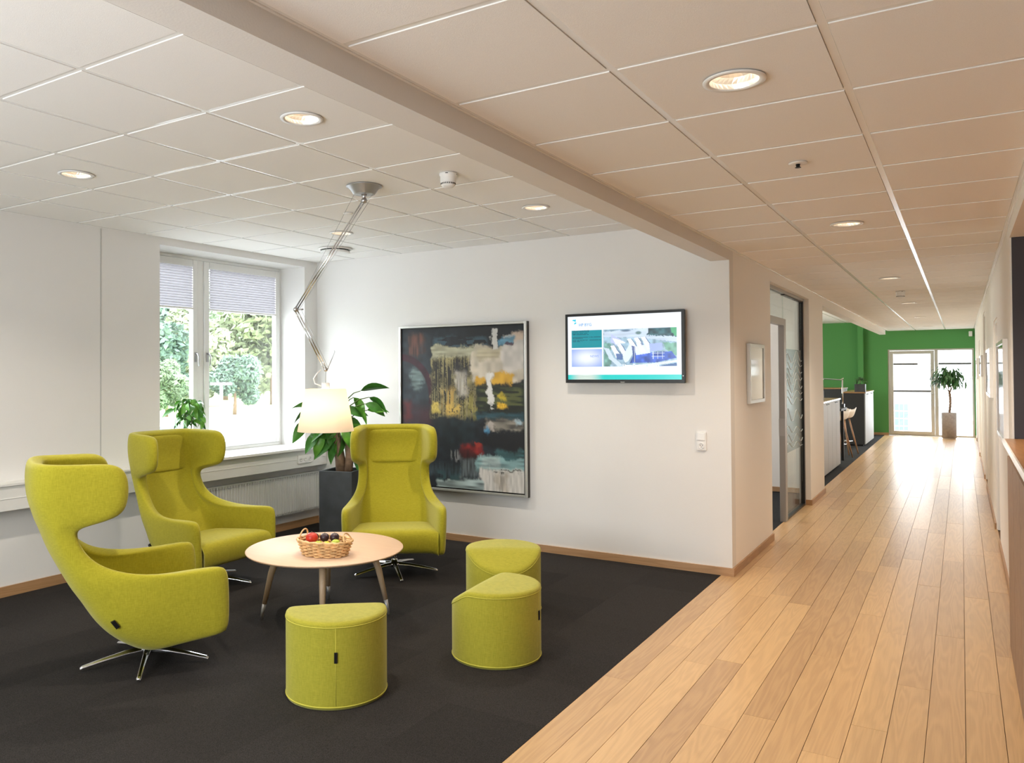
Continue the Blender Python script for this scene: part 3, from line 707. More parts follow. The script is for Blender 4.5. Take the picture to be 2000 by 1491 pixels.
fruit('plum', 'dark plum left of centre, on top of the green fruit', -.012, .018, .090, .029, M['plum'], .95)
fruit('plum', 'dark plum right of centre, highest in the basket', .052, .030, .092, .030, M['plum'], .95)
fruit('plum', 'dark plum half hidden behind the left basket handle', -.098, .045, .082, .026, M['plum'], .95)
fruit('green_apple', 'yellow-green apple below the left plum', -.020, -.045, .055, .028, M['pear'])
fruit('green_apple', 'bright green apple at the right of the fruit pile', .088, -.020, .066, .029, M['pear'])
fruit('lemon', 'yellow lemon at the front centre of the fruit pile', .038, -.045, .055, .026, M['lemon'], 1.1, False)
fruit('lemon', 'yellow lemon buried low under the two plums', .018, .02, .030, .026, M['lemon'], 1.1, False)

# ------------------------------------------------------------------ pendant lamp on a jointed arm
def at(px, py, D):
    v = r3*((px-884.9)/1546.2) - u3*((py-704.9)/1546.2) + f2; return Vector((0, 0, CAM_H)) + v*(D/v.dot(fw))
lp = thing('pendant_lamp', 'ceiling-mounted lamp with jointed aluminium arm and glowing white shade', 'lamp', (-3.142, 3.872, ZL-.007))
org = Vector((-3.142, 3.872, ZL-.007))
def q_(v): return tuple(Vector(v)-org)
MB().lathe([(.112, 0), (.112, -.004), (.100, -.006), (.068, -.050), (.060, -.052)], 48).build('ceiling_mount', M['alu'], lp)
J0 = at(711, 392, 4.955); J1 = at(577.5, 605, 5.05); J2 = at(636, 722, 5.12); SH = at(636, 760, 5.12)
MB().tube([(0, 0, -.05), tuple((J0-org)*.93)], [.02, .008], 12).build('stem', M['chrome'], lp)
MB().lathe([(.001, -.016), (.016, -.014), (.019, 0), (.016, .014), (.001, .016)], 20).build('joint', M['steel'], lp, loc=q_(J0), rot=(PI/2, 0, .6))
side = rt*.0085
for nm, a, b in (('upper_arm', J0, J1), ('lower_arm', J1, J2)):
    ar = MB().tube([q_(a-side), q_(b-side)], .0045, 10).tube([q_(a+side), q_(b+side)], .0045, 10).build(nm, M['chrome'], lp)
    MB().tube([q_(a+rt*.035+up*.0), q_(a+(b-a)*.5+rt*.028), q_(b+rt*.022)], .0012, 5).build('tension_wire', M['steel'], ar)
MB().tube([q_(org+rt*-.06-up*.045), q_(J1)], .0011, 5).tube([q_(org+rt*.06-up*.045), q_(J0+rt*.02)], .0011, 5).build('tension_wire', M['steel'], lp)
MB().lathe([(.001, -.014), (.014, -.012), (.016, 0), (.014, .012), (.001, .014)], 20).tube([(0, 0, 0), (.05, 0, .02)], .005, 8).build('joint', M['steel'], lp, loc=q_(J1), rot=(PI/2, 0, .6))
MB().lathe([(.001, -.012), (.012, -.010), (.014, 0), (.012, .010), (.001, .012)], 20).build('joint', M['steel'], lp, loc=q_(J2), rot=(PI/2, 0, .6))
MB().tube([q_(J2+rt*.012), q_(J2+rt*.06+up*.115), q_(J2+rt*.056+up*.122)], .0022, 6).tube([q_(J2), q_(SH+up*.04)], .0022, 6).build('guide_rod', M['steel'], lp)
cp = [J1+rt*-.02-up*.02]
MB().tube([q_(J2-rt*.03+up*.0), q_(J2-rt*.06-up*.03), q_(J2-rt*.078-up*.06), q_(J2-rt*.07-up*.09), q_(J2-rt*.03-up*.105)], .004, 8).build('cord', M['white'], lp)
MB().lathe([(.025, 0), (.025, .05), (.02, .052)], 24).build('lamp_holder', M['whitematt'], lp, loc=q_(SH-up*.012))
sb = .272; shd = MB().lathe([(.181, -sb), (.132, 0)], 64, cap0=False, cap1=False).lathe([(.132, 0), (.03, .002)], 64, cap0=False, cap1=False).build('lamp_shade', M['shade'], lp, loc=q_(SH))
s_ = shd.modifiers.new('thick', 'SOLIDIFY'); s_.thickness = .0015
MB().lathe([(.001, -.13), (.025, -.12), (.032, -.10), (.025, -.07), (.014, -.05), (.014, .0)], 20).build('bulb', M['bulb'], lp, loc=q_(SH))
pl = bpy.data.lights.new('lamp_glow', 'POINT'); pl.energy = 14; pl.color = (1, .86, .70); pl.shadow_soft_size = .05
po = bpy.data.objects.new('lamp_glow', pl); COL.objects.link(po); po.parent = lp; po.location = q_(SH-up*.10)

# ------------------------------------------------------------------ plants
def leaf_mesh(name, ln, wd, droop, m, n=7, fold=.25, twist=0.):
    v = []; f = []
    for i in range(n+1):
        t = i/n; w = wd*math.sin(PI*min(1, t**.8*1.0))**.9 if 0 < t < 1 else .0005
        w = max(w, .0006); x = ln*(t-.15*droop*t*t); z = -droop*ln*t*t*.6+.12*ln*math.sin(PI*t)*.4
        tw = twist*t
        for s_ in (-1, -.5, 0, .5, 1):
            yy = w*.5*s_; zz = fold*abs(yy)
            v.append((x, yy*math.cos(tw)-zz*math.sin(tw), z+yy*math.sin(tw)+zz*math.cos(tw)))
    for i in range(n):
        for j in range(4): a = i*5+j; f.append((a, a+1, a+6, a+5))
    return MB().add(v, f, True).mesh(name, m)

# corner plant (dragon tree) in a tall square planter
cpx, cpy = -4.80, 5.60
pt = thing('corner_plant', 'large leafy plant with thick twin trunk in a tall dark square planter', 'plant', (cpx, cpy, 0), math.radians(14))
bx = MB().box(-.165, -.165, 0, .165, .165, .60)
b_ = MB(); b_.add([(-.165, -.165, 0), (.165, -.165, 0), (.165, .165, 0), (-.165, .165, 0), (-.165, -.165, .70), (.165, -.165, .70), (.165, .165, .70), (-.165, .165, .70),
                   (-.145, -.145, .70), (.145, -.145, .70), (.145, .145, .70), (-.145, .145, .70), (-.145, -.145, .66), (.145, -.145, .66), (.145, .145, .66), (-.145, .145, .66)],
                  [(3, 2, 1, 0), (0, 1, 5, 4), (1, 2, 6, 5), (2, 3, 7, 6), (3, 0, 4, 7), (4, 5, 9, 8), (5, 6, 10, 9), (6, 7, 11, 10), (7, 4, 8, 11), (8, 9, 13, 12), (9, 10, 14, 13), (10, 11, 15, 14), (11, 8, 12, 15), (12, 13, 14, 15)])
bevel(b_.build('planter', M['planter'], pt), .004)
so_ = MB(); r2 = random.Random(2)
for k in range(70): x, y = r2.uniform(-.13, .13), r2.uniform(-.13, .13); s = r2.uniform(.008, .022); so_.lathe([(.001, -s*.5), (s, 0), (.001, s*.6)], 6, (x, y, .668))
so_.box(-.144, -.144, .64, .144, .144, .668); q = so_.build('soil', M['soil'], pt); q['kind'] = 'stuff'
MB().tube([(-.02, 0, .65), (-.035, .0, .80), (-.075, .0, 1.0), (-.10, 0, 1.14)], [.05, .047, .045, .042], 14).build('trunk', M['stem'], pt)
MB().tube([(.045, 0, .65), (.06, 0, .78), (.055, .01, .95), (.05, .02, 1.10)], [.04, .038, .034, .03], 14).build('trunk', M['stem'], pt)
lm = [leaf_mesh('leaf', .25, .10, .35, M['leaf'], fold=.22), leaf_mesh('leaf', .28, .11, .6, M['leaf'], fold=.22, twist=.5), leaf_mesh('leaf', .22, .09, .5, M['leaf2'], fold=.25, twist=-.5)]
r2 = random.Random(11)
# leaf clusters: (tip region in the plane facing the camera): each is (side offset, height, azimuth in that plane, pitch)
spec = []
for k in range(46):
    a = r2.uniform(0, 2*PI); z = r2.choice([1.02, 1.1, 1.18, 1.27, 1.36]); rad_ = r2.uniform(.02, .12)
    spec.append((math.cos(a)*rad_-.02, math.sin(a)*rad_, z, a, r2.uniform(-1.25, .2)))
for off, z, s, p in ((-.30, 1.16, -1, -.75), (-.17, 1.02, -1, -1.0), (-.28, 1.26, -1, -.45), (.24, 1.36, 1, -.5), (.02, .93, 1, -1.4), (.09, .92, 1, -1.3), (-.07, .95, -1, -1.2), (-.24, 1.28, -1, .15), (-.20, 1.20, -1, -.5), (-.22, 1.05, -1, -.9), (-.14, 1.12, -1, -1.3), (.16, 1.42, 1, .25), (.20, 1.30, 1, -.35), (.22, 1.24, 1, .05), (.14, 1.02, 1, -1.2), (.05, .98, 1, -1.35), (-.04, .98, -1, -1.3), (.10, 1.0, 1, -1.1), (-.10, 1.0, -1, -.8)):
    d = rt*off; spec.append((d.x, d.y, z, YAW+(0 if s > 0 else PI)+r2.uniform(-.3, .3), p))
for i, (x, y, z, az, p) in enumerate(spec):
    lo = link('leaf', lm[i % 3], pt, (x, y, z), (r2.choice((-1, 1))*r2.uniform(.4, 1.3), -p, az)); sc_ = r2.uniform(.8, 1.15); lo.scale = (sc_,)*3
tw = MB()
for i, (x, y, z, az, p) in enumerate(spec):
    if math.hypot(x, y) > .1: tw.tube([(-.05, .0, z-.15), (x*.6, y*.6, z-.02), (x, y, z)], [.006, .005, .0035], 6)
tw.build('branches', M['stemgreen'], pt)

# window-sill plant in a small square pot
sp = thing('sill_plant', 'small bushy green plant in a dark square pot on the window sill', 'plant', (-5.93, 4.78, .831))
bevel(MB().add([(-.08, -.08, 0), (.08, -.08, 0), (.08, .08, 0), (-.08, .08, 0), (-.10, -.10, .23), (.10, -.10, .23), (.10, .10, .23), (-.10, .10, .23), (-.088, -.088, .23), (.088, -.088, .23), (.088, .088, .23), (-.088, .088, .23), (-.088, -.088, .21), (.088, -.088, .21), (.088, .088, .21), (-.088, .088, .21)],
      [(3, 2, 1, 0), (0, 1, 5, 4), (1, 2, 6, 5), (2, 3, 7, 6), (3, 0, 4, 7), (4, 5, 9, 8), (5, 6, 10, 9), (6, 7, 11, 10), (7, 4, 8, 11), (8, 9, 13, 12), (9, 10, 14, 13), (10, 11, 15, 14), (11, 8, 12, 15), (12, 13, 14, 15)]).build('pot', M['planter'], sp), .003)
MB().box(-.086, -.086, .19, .086, .086, .214).build('soil', M['soil'], sp)
r2 = random.Random(5)
for k in range(4): a = k*1.6; MB().tube([(.02*math.cos(a), .02*math.sin(a), .20), (.03*math.cos(a), .03*math.sin(a), .32), (.07*math.cos(a), .07*math.sin(a), .44)], .004, 6).build('stem', M['stemgreen'], sp)
lm2 = [leaf_mesh('leaf', .11, .05, .8, M['leaf2'], 5), leaf_mesh('leaf', .13, .052, 1.1, M['leaf'], 5), leaf_mesh('leaf', .09, .045, .5, M['leaf2'], 5)]
for k in range(95):
    a = r2.uniform(0, 2*PI); e = r2.uniform(-.6, 1.4); R_ = .13*r2.uniform(.35, 1)
    x, y, z = R_*math.cos(e)*math.cos(a), R_*math.cos(e)*math.sin(a), .40+.13*math.sin(e)
    link('leaf', lm2[k % 3], sp, (x, y, z), (r2.uniform(-.8, .8), r2.uniform(.1, 1.3), a+r2.uniform(-.7, .7)))

# tree in a round concrete pot at the corridor end
ep = thing('potted_tree', 'potted tree with braided trunk in a grey cylinder pot before the end window', 'plant', (-.25, 21.38, 0))
MB().lathe([(.13, 0), (.13, .02)], 24).build('pot_foot', M['whitematt'], ep)
MB().lathe([(.145, .022), (.148, .58), (.146, .60), (.128, .60), (.126, .55), (.01, .55)], 36).build('pot', M['concrete'], ep)
for k in range(3):
    MB().tube([(.018*math.cos(t_*1.4+k*2.1)+.03*math.sin(t_/9*2), .018*math.sin(t_*1.4+k*2.1), .54+t_*.045) for t_ in range(13)], .013, 8).build('braided_trunk', M['stem'], ep)
r2 = random.Random(8); fo = MB(); lmz = leaf_mesh('tmp', .20, .05, .7, None, 4)
lv = [tuple(v.co) for v in lmz.vertices]; lf = [tuple(p.vertices) for p in lmz.polygons]
for k in range(420):
    a = r2.uniform(0, 2*PI); e = r2.uniform(-.35, 1.3); R_ = r2.uniform(.08, .36)
    p = Vector((R_*math.cos(e)*math.cos(a)*1.05, R_*math.cos(e)*math.sin(a)*.7, 1.34+.30*math.sin(e)*R_/.30))
    m = Matrix.Translation(p) @ Matrix.Rotation(a+r2.uniform(-.6, .6), 4, 'Z') @ Matrix.Rotation(r2.uniform(.1, 1.3), 4, 'Y') @ Matrix.Scale(r2.uniform(.6, .95), 4)
    fo.add([m @ Vector(v) for v in lv], lf, True)
q = fo.build('foliage', M['leafdark'], ep); q['kind'] = 'stuff'
br = MB()
for k in range(7): a = k*.9; br.tube([(.02, 0, 1.05), (.10*math.cos(a), .08*math.sin(a), 1.25), (.24*math.cos(a), .16*math.sin(a), 1.40)], [.012, .008, .004], 6)
br.build('branches', M['stem'], ep)

# ------------------------------------------------------------------ painting and television
def noise2(w, h, sx, sy, seed):
    g = np.random.RandomState(seed).rand(sy+3, sx+3)
    X = np.linspace(0, sx, w); Y = np.linspace(0, sy, h); xi = X.astype(int); yi = Y.astype(int); fx = X-xi; fy = Y-yi
    fx = fx*fx*(3-2*fx); fy = fy*fy*(3-2*fy)
    a = g[np.ix_(yi, xi)]; b = g[np.ix_(yi, xi+1)]; c = g[np.ix_(yi+1, xi)]; d = g[np.ix_(yi+1, xi+1)]
    return (a*(1-fx)+b*fx)*(1-fy)[:, None]+(c*(1-fx)+d*fx)*fy[:, None]
def panel(name, W_, H_, img, m, parent, loc):
    """flat sheet in local XZ carrying a colour per vertex (img rows run top to bottom)"""
    h, w, _ = img.shape
    x = np.linspace(-W_/2, W_/2, w); z = np.linspace(H_/2, -H_/2, h); X, Z = np.meshgrid(x, z)
    v = np.stack([X, X*0, Z], -1).reshape(-1, 3)
    i = np.arange((h-1)*w).reshape(h-1, w)[:, :-1].ravel(); f = np.stack([i, i+w, i+w+1, i+1], -1)
    me = bpy.data.meshes.new(name); me.from_pydata(v.tolist(), [], f.tolist())
    at_ = me.color_attributes.new('paint', 'FLOAT_COLOR', 'POINT')
    at_.data.foreach_set('color', np.concatenate([img.reshape(-1, 3), np.ones((h*w, 1))], 1).astype(np.float32).ravel())
    me.materials.append(m); return link(name, me, parent, loc)
def smooth(x, a, b): t = np.clip((x-a)/(b-a), 0, 1); return t*t*(3-2*t)

w, h = 300, 330
U, V = np.meshgrid(np.linspace(0, 1, w), np.linspace(0, 1, h))
n1 = noise2(w, h, 9, 9, 1); n2 = noise2(w, h, 30, 30, 2); n3 = noise2(w, h, 90, 14, 3); n4 = noise2(w, h, 12, 80, 4); n5 = noise2(w, h, 110, 110, 5); n6 = noise2(w, h, 5, 5, 6)
n3b = noise2(w, h, 150, 9, 9); n7 = noise2(w, h, 150, 160, 12)
Uw = U+(n1-.5)*.03+(n2-.5)*.03+(n5-.5)*.012; Vw = V+(noise2(w, h, 9, 9, 7)-.5)*.03+(noise2(w, h, 30, 30, 8)-.5)*.025+(n5-.5)*.012
img = np.ones((h, w, 3))*np.array([.010, .016, .024]); img *= (.5+1.1*n6*n2*1.8)[..., None]
def paint(mask, c, alpha=1., tex=None):
    global img
    a = np.clip(mask*alpha, 0, 1)[..., None]; cc = np.array(c)
    if tex is not None: cc = cc[None, None]*tex[..., None]
    img = img*(1-a)+cc*a
def rect(u0, v0, u1, v1, s=.012): return smooth(Uw, u0-s, u0+s)*(1-smooth(Uw, u1-s, u1+s))*smooth(Vw, v0-s, v0+s)*(1-smooth(Vw, v1-s, v1+s))
def blob(u, v, ru, rv, s=.5): d = np.sqrt(((Uw-u)/ru)**2+((Vw-v)/rv)**2); return 1-smooth(d, 1-s, 1+s*.3)
paint(rect(0, .03, .24, .62, .03), (.035, .048, .062), .9, .6+.8*n2)
paint(rect(.06, .03, .18, .16, .02), (.17, .07, .045), .7, .3+1.3*n3)
d = np.sqrt(((U+.02)/.30)**2+((V-.44)/.28)**2); arc = (1-smooth(np.abs(d-.93), .06, .10))*(U < .27)*(V < .48)
paint(blob(.13, .32, .06, .09), (.20, .27, .27), .8, .3+1.2*n4)
paint(arc, (.055, .012, .025), .95, .6+.8*n2)
paint(rect(0, .48, .26, .62, .04), (.10, .02, .03), .55*1., .2+1.4*n1)
paint(rect(0, .46, .07, .60, .03), (.20, .02, .02), .6)
paint(rect(.28, .07, .72, .12, .02)*(n4 > .45), (.07, .13, .17), .7)
paint(rect(.245, .12, .63, .56), (.34, .30, .15), .95, .35+.9*n2)
paint(rect(.245, .12, .66, .19), (.50, .50, .38), .8, .6+.6*n4)
st = smooth(n3b*.6+n3*.3+n7*.25, .54, .64)*rect(.25, .19, .63, .56, .03); paint(st, (.015, .015, .017), .93); paint(smooth(n7*.5+n3b*.5, .55, .66)*rect(.25, .30, .63, .56, .03), (.04, .035, .02), .8)
paint(rect(.44, .22, .60, .30, .03)*(n2 > .45), (.03, .03, .035), .85)
paint(rect(.47, .27, .56, .43, .02), (.58, .55, .50), .75, .6+.7*n3)
paint(rect(.36, .38, .46, .54, .03)*(n3 > .45), (.62, .42, .12), .8)
paint(rect(.26, .47, .33, .52, .015), (.75, .60, .15), .9, .7+.5*n5)
paint(rect(.38, .48, .50, .55, .02)*(n5 > .4), (.72, .52, .14), .85)
paint(rect(.54, .42, .64, .57, .02)*(n3b > .45), (.40, .36, .10), .7)
paint(rect(.60, .12, 1.1, .34), (.62, .57, .48), .97, .75+.45*n2)
paint(rect(.84, .06, 1.1, .27), (.66, .64, .61), .9, .8+.3*n2)
paint(rect(.92, .04, 1.1, .10), (.62, .50, .40), .9)
paint(rect(.62, .13, .82, .20, .02), (.50, .45, .30), .7, .7+.5*n4)
paint(rect(.79, .07, .94, .115), (.13, .30, .42), .95, .4+1.2*n4)
paint(rect(.86, .10, .94, .12, .006), (.09, .02, .04), .8)
paint(rect(.62, .31, .70, .37), (.68, .40, .03), .95)
paint(rect(.77, .28, .91, .35), (.70, .43, .04), .97, .8+.3*n2)
paint(rect(.63, .355, 1.1, .53), (.022, .032, .016), .95, .4+1.4*n4)
paint(rect(.66, .38, .98, .50, .03)*smooth(n4, .55, .7), (.16, .18, .06), .7)
paint(rect(.80, .405, .87, .43), (.60, .48, .04), .95); paint(rect(.79, .455, .875, .50), (.80, .52, .04), .95, .6+.6*n5)
paint(rect(.745, .0, .785, .13, .005), (.66, .66, .63), 1., .9+.15*n3); paint(rect(.712, .275, .762, .46, .006), (.78, .78, .76), 1., .9+.15*n3)
paint(rect(.73, .45, .76, .52, .008)*(n5 > .5), (.6, .6, .6), .9)
paint(rect(.62, .53, 1.1, .575), (.03, .09, .115), .95, .5+n4)
paint(rect(.70, .575, 1.1, .625, .015), (.30, .28, .24), .9, .3+1.2*n4); paint(rect(.94, .575, .99, .60), (.45, .60, .70), .9)
paint(blob(.72, .64, .025, .03), (.12, .38, .62), .95, .6+.8*n2); paint(blob(.75, .61, .03, .03), (.55, .50, .46), .8)
paint(rect(.30, .56, .62, .75, .05), (.014, .028, .036), .8, .5+n2)
paint(rect(.68, .64, 1.1, .74, .02), (.006, .007, .011), .95)
paint(rect(.52, .725, .68, .80, .02), (.26, .02, .018), .95, .3+1.3*n2); paint(rect(.62, .71, .67, .75, .01), (.42, .05, .03), .9)
paint(rect(.50, .76, .62, .82, .02), (.07, .01, .012), .8, .4+1.2*n3)
paint(rect(.80, .75, 1.1, .83, .02), (.05, .13, .14), .9, .4+1.2*n4)
paint(rect(.42, .78, .50, .83, .015)*(n3 > .5), (.35, .36, .37), .8)
paint(rect(.12, .86, .66, .93, .03), (.05, .075, .09), .9, .4+1.3*n3); paint(rect(.50, .82, .64, .93, .02), (.17, .20, .21), .8, .4+1.1*n3)
paint(rect(.62, .80, 1.1, .89, .012), (.26, .42, .43), .95, .5+.9*n4); paint(rect(.66, .81, .82, .86, .02), (.50, .60, .60), .8, .6+.6*n4)
paint(rect(.66, .87, 1.1, 1.2, .015), (.70, .68, .64), .97, .75+.4*n3); paint(rect(.78, .89, .88, 1.0, .02), (.42, .36, .28), .6, .5+.9*n3)
paint(rect(.76, .875, .98, .885, .004)*(n4 > .4), (.05, .05, .04), .8)
paint(rect(.30, .945, .68, 1.2, .012), (.42, .52, .52), .95, .35+1.1*n4); paint(rect(.30, .90, .50, .95, .02)*(n2 > .4), (.06, .14, .15), .8)
paint(rect(0, .93, .28, 1.2, .03), (.01, .014, .02), .9)
PWd, PHt = 1.405, 1.572
pa = thing('abstract_painting', 'large dark abstract painting in a silver frame on the back wall', 'painting', (-3.95, BW-.03, 1.255))
t_ = .022
def pframe(mb, W_, H_, t_, y0, y1):
    mb.box(-W_/2, y0, -H_/2, -W_/2+t_, y1, H_/2).box(W_/2-t_, y0, -H_/2, W_/2, y1, H_/2).box(-W_/2+t_, y0, -H_/2, W_/2-t_, y1, -H_/2+t_).box(-W_/2+t_, y0, H_/2-t_, W_/2-t_, y1, H_/2); return mb
bevel(pframe(MB(), PWd, PHt, t_, -.030, -.012).build('frame_face', M['frame_silver'], pa), .003)
pframe(MB(), PWd, PHt, t_, -.012, .03).build('frame_side', M['frame_dark'], pa)
MB().box(-PWd/2+t_, -.006, -PHt/2+t_, PWd/2-t_, .01, PHt/2-t_).build('canvas_backing', M['black'], pa)
panel('canvas', PWd-2*t_-.024, PHt-2*t_-.024, np.clip(img, 0, 1)**1.12*.80, M['canvas'], pa, (0, -.016, 0))

# television
tv = thing('television', 'wall-mounted flat television showing a white and teal slide', 'television', (-2.343, BW-.002, 1.784))
TW, TH = 1.018, .586
bevel(MB().box(-TW/2, -.085, -TH/2, TW/2, -.045, TH/2).build('casing', M['black'], tv), .004)
MB().box(-.25, -.045, -.2, .25, -.002, .2).build('wall_bracket', M['black'], tv)
bez = pframe(MB(), TW, TH, .022, -.089, -.085).build('bezel', M['black'], tv)
w, h = 300, 168
U, V = np.meshgrid(np.linspace(0, 1, w), np.linspace(0, 1, h)); n1 = noise2(w, h, 40, 24, 21); n2 = noise2(w, h, 12, 60, 22); n5 = noise2(w, h, 120, 70, 23)
Uw, Vw = U, V
img = np.ones((h, w, 3))*np.array([.84, .90, 1.0])
def rec(u0, v0, u1, v1): return ((U >= u0)*(U <= u1)*(V >= v0)*(V <= v1)).astype(float)
def poly(pts, jit=0.):
    m = np.ones_like(U); P_ = pts; ins = np.zeros_like(U, bool); x, y = U+jit*(n1-.5), V+jit*(n5-.5)
    for (x0, y0), (x1, y1) in zip(P_, P_[1:]+P_[:1]):
        c = ((y0 > y) != (y1 > y)) & (x < (x1-x0)*(y-y0)/((y1-y0) if y1 != y0 else 1e-9)+x0); ins ^= c
    return ins.astype(float)
paint(rec(.035, .225, .315, .50), (.0, .27, .33))
paint(rec(.035, .525, .315, .80), (.30, .42, .80)); paint(blob(.175, .66, .16, .16, .9)*rec(.035, .525, .315, .80), (.86, .90, 1.0), .95)
ph = rec(.33, .225, .962, .80)
paint(ph, (.34, .50, .62), 1, .6+.7*n1)
paint(ph*poly([(.33, .26), (.70, .22), (.97, .36), (.97, .44), (.60, .36), (.33, .34)], .02), (.62, .74, .90), 1, .8+.3*n2)
paint(ph*poly([(.71, .2), (.97, .2), (.97, .36), (.71, .33)], .03), (.03, .10, .12), .95, .3+1.4*n1); paint(ph*poly([(.90, .2), (.97, .2), (.97, .36), (.94, .33)], .03), (.10, .45, .22), .9)
paint(ph*blob(.53, .25, .05, .02), (.04, .10, .18), .8); paint(ph*blob(.64, .29, .03, .03), (.05, .15, .12), .8)
paint(ph*poly([(.34, .42), (.40, .44), (.39, .80), (.33, .80)], .03), (.16, .36, .28), .8, .5+n1); paint(ph*poly([(.84, .44), (.97, .46), (.97, .66), (.88, .56)], .02), (.18, .42, .30), .9, .7+.5*n1)
paint(ph*poly([(.33, .50), (.38, .52), (.42, .66), (.50, .78), (.46, .80), (.38, .68)], .01), (.66, .78, .92), .9)
paint(ph*poly([(.40, .30), (.47, .37), (.53, .43), (.44, .47), (.40, .42)], .01), (.52, .58, .95), .95); paint(ph*poly([(.41, .36), (.50, .40), (.53, .44), (.44, .46)], .01), (.85, .90, 1.0), .9)
for k, (a, b) in enumerate(((.39, .48), (.45, .46), (.54, .38), (.60, .37), (.66, .36), (.62, .45))):
    paint(ph*poly([(a, b), (a+.035, b-.01), (a+.10, b+.16), (a+.055, b+.19)], .004), (.86, .92, 1.0), .98, .85+.3*n5); paint(ph*poly([(a+.035, b-.01), (a+.045, b), (a+.11, b+.17), (a+.10, b+.17)], .003), (.08, .14, .32), .9)
paint(ph*poly([(.50, .66), (.56, .46), (.59, .52), (.585, .62), (.55, .72), (.52, .74)], .004), (.74, .84, 1.0), .98)
paint(ph*poly([(.44, .60), (.50, .61), (.50, .70), (.45, .69)], .003), (.10, .18, .40), .95)
paint(ph*poly([(.60, .60), (.92, .58), (.96, .68), (.80, .74), (.56, .75)], .006), (.05, .12, .55), .95, .5+n1)
paint(ph*poly([(.73, .46), (.84, .45), (.845, .56), (.74, .58)], .002), (.40, .50, .85), .97); paint(ph*poly([(.60, .50), (.73, .46), (.74, .60), (.62, .63)], .002), (.80, .88, 1.0), .9)
for a in (.76, .80, .84): paint(ph*rec(a, .58, a+.006, .69), (.8, .9, 1), .9)
for b in (.60, .65): paint(ph*rec(.75, b, .86, b+.008), (.8, .9, 1), .9)
paint(ph*poly([(.58, .48), (.61, .50), (.615, .74), (.60, .74)], .002), (.06, .10, .30), .9); paint(ph*rec(.603, .5, .608, .74), (.8, .88, 1), .9)
paint(ph*poly([(.48, .80), (.80, .745), (.962, .71), (.962, .74), (.80, .78), (.62, .81)], .006), (.75, .84, .95), .9); paint(ph*poly([(.80, .80), (.962, .75), (.962, .80)], .006), (.02, .10, .30), .9)
paint(rec(0, .925, 1, 1), (.0, .60, .56)); paint(rec(0, .925, .34, 1)*smooth(U, 0, .12)*(1-smooth(U, .2, .34)), (.75, .80, .72), .85, .8+.3*n2)
for k, (u0, u1, vv) in enumerate(((.045, .20, .245), (.045, .195, .285), (.045, .31, .325), (.045, .14, .345), (.045, .31, .375), (.045, .14, .395))): paint(rec(u0, vv, u1, vv+.012)*(n5 > .25), (.0, .07, .11), .75)
scr = panel('screen', TW-.044, TH-.05, np.clip(img, 0, 1), M['screen'], tv, (0, -.0865, .004))
def text(s, size, loc, col, parent, name='lettering', al='LEFT', e=0., depth=.0003):
    cu = bpy.data.curves.new(name, 'FONT'); cu.body = s; cu.size = size; cu.align_x = al; cu.extrude = depth; cu.resolution_u = 2
    m_ = mat('ink_'+name, col, .5, emit=col if e else None, estr=e); cu.materials.append(m_)
    tmp = bpy.data.objects.new('tmp', cu); COL.objects.link(tmp)
    me = bpy.data.meshes.new_from_object(tmp.evaluated_get(bpy.context.evaluated_depsgraph_get())); bpy.data.objects.remove(tmp); me.name = name
    if not me.materials: me.materials.append(m_)
    return link(name, me, parent, loc, (PI/2, 0, 0))
text('HP BYG', .034, (-.385, -.0015, .183), (.02, .14, .36), scr, e=1)
for k, (x, z, a) in enumerate(((-.435, .222, .5), (-.405, .232, 2.2), (-.412, .198, 1.2))):
    MB().tube([(x+.014*math.cos(a+b_*.3), 0, z+.014*math.sin(a+b_*.3)) for b_ in range(7)], [.001, .004, .006, .006, .005, .003, .001], 6).build('logo_arc', mat('logo_teal_%d' % k, (.0, .28, .38), .5, emit=(.0, .30, .42), estr=1), scr, loc=(0, -.001, 0))
text('Torsdag d. 13. oktober 2016  12:18', .013, (.455, -.0015, .205), (.45, .55, .70), scr, al='RIGHT', e=1)
text('Velkommen til HP BYG A/S', .0135, (-.445, -.0015, .140), (.0, .06, .10), scr)
text('Byggeri der skaber værdi', .0135, (-.445, -.0015, .118), (.0, .06, .10), scr)
text('NEWS', .028, (-.285, -.0015, -.082), (.12, .18, .45), scr, e=1)
text('Utzon Centeret, Aalborg', .030, (.155, -.0015, -.163), (.95, .98, 1), scr, al='CENTER', e=1.4)
text('PHILIPS', .011, (0, -.0905, -.289), (.5, .5, .5), tv, al='CENTER', e=.3)
MB().lathe([(.0025, 0), (.0025, .001)], 10).build('status_light', mat('status_led', (1, 1, 1), .5, emit=(.8, .95, 1), estr=2), tv, loc=(.499, -.0895, -.235), rot=(PI/2, 0, 0))

# ------------------------------------------------------------------ corridor: framed pictures
def picture(label, X, Y0, Y1, z0, z1, face, group, thick=.03, glassy=True):
    """frame on an X = const wall; face +1 looks to +X"""
    t = thing('framed_picture', label, 'picture', (X, (Y0+Y1)/2, z0), 0, group)
    hw = (Y1-Y0)/2; H_ = z1-z0; a, b = (0, thick) if face > 0 else (-thick, 0); f = b if face > 0 else a; q = .03
    fr = MB().box(a, -hw, 0, b, -hw+q, H_).box(a, hw-q, 0, b, hw, H_).box(a, -hw+q, 0, b, hw-q, q).box(a, -hw+q, H_-q, b, hw-q, H_)
    bevel(fr.build('frame', M['whitegloss'] if face < 0 else M['frame_silver'], t), .002)
    MB().box(min(0, a*.5), -hw+q, q, max(0, b*.5), hw-q, H_-q).build('backing', M['frame_dark'], t)
    g = f-.008*face
    MB().box(min(g, g-.004*face), -hw+q, q, max(g, g-.004*face), hw-q, H_-q).build('picture_glass', M['mirrorglass'], t)
    return t
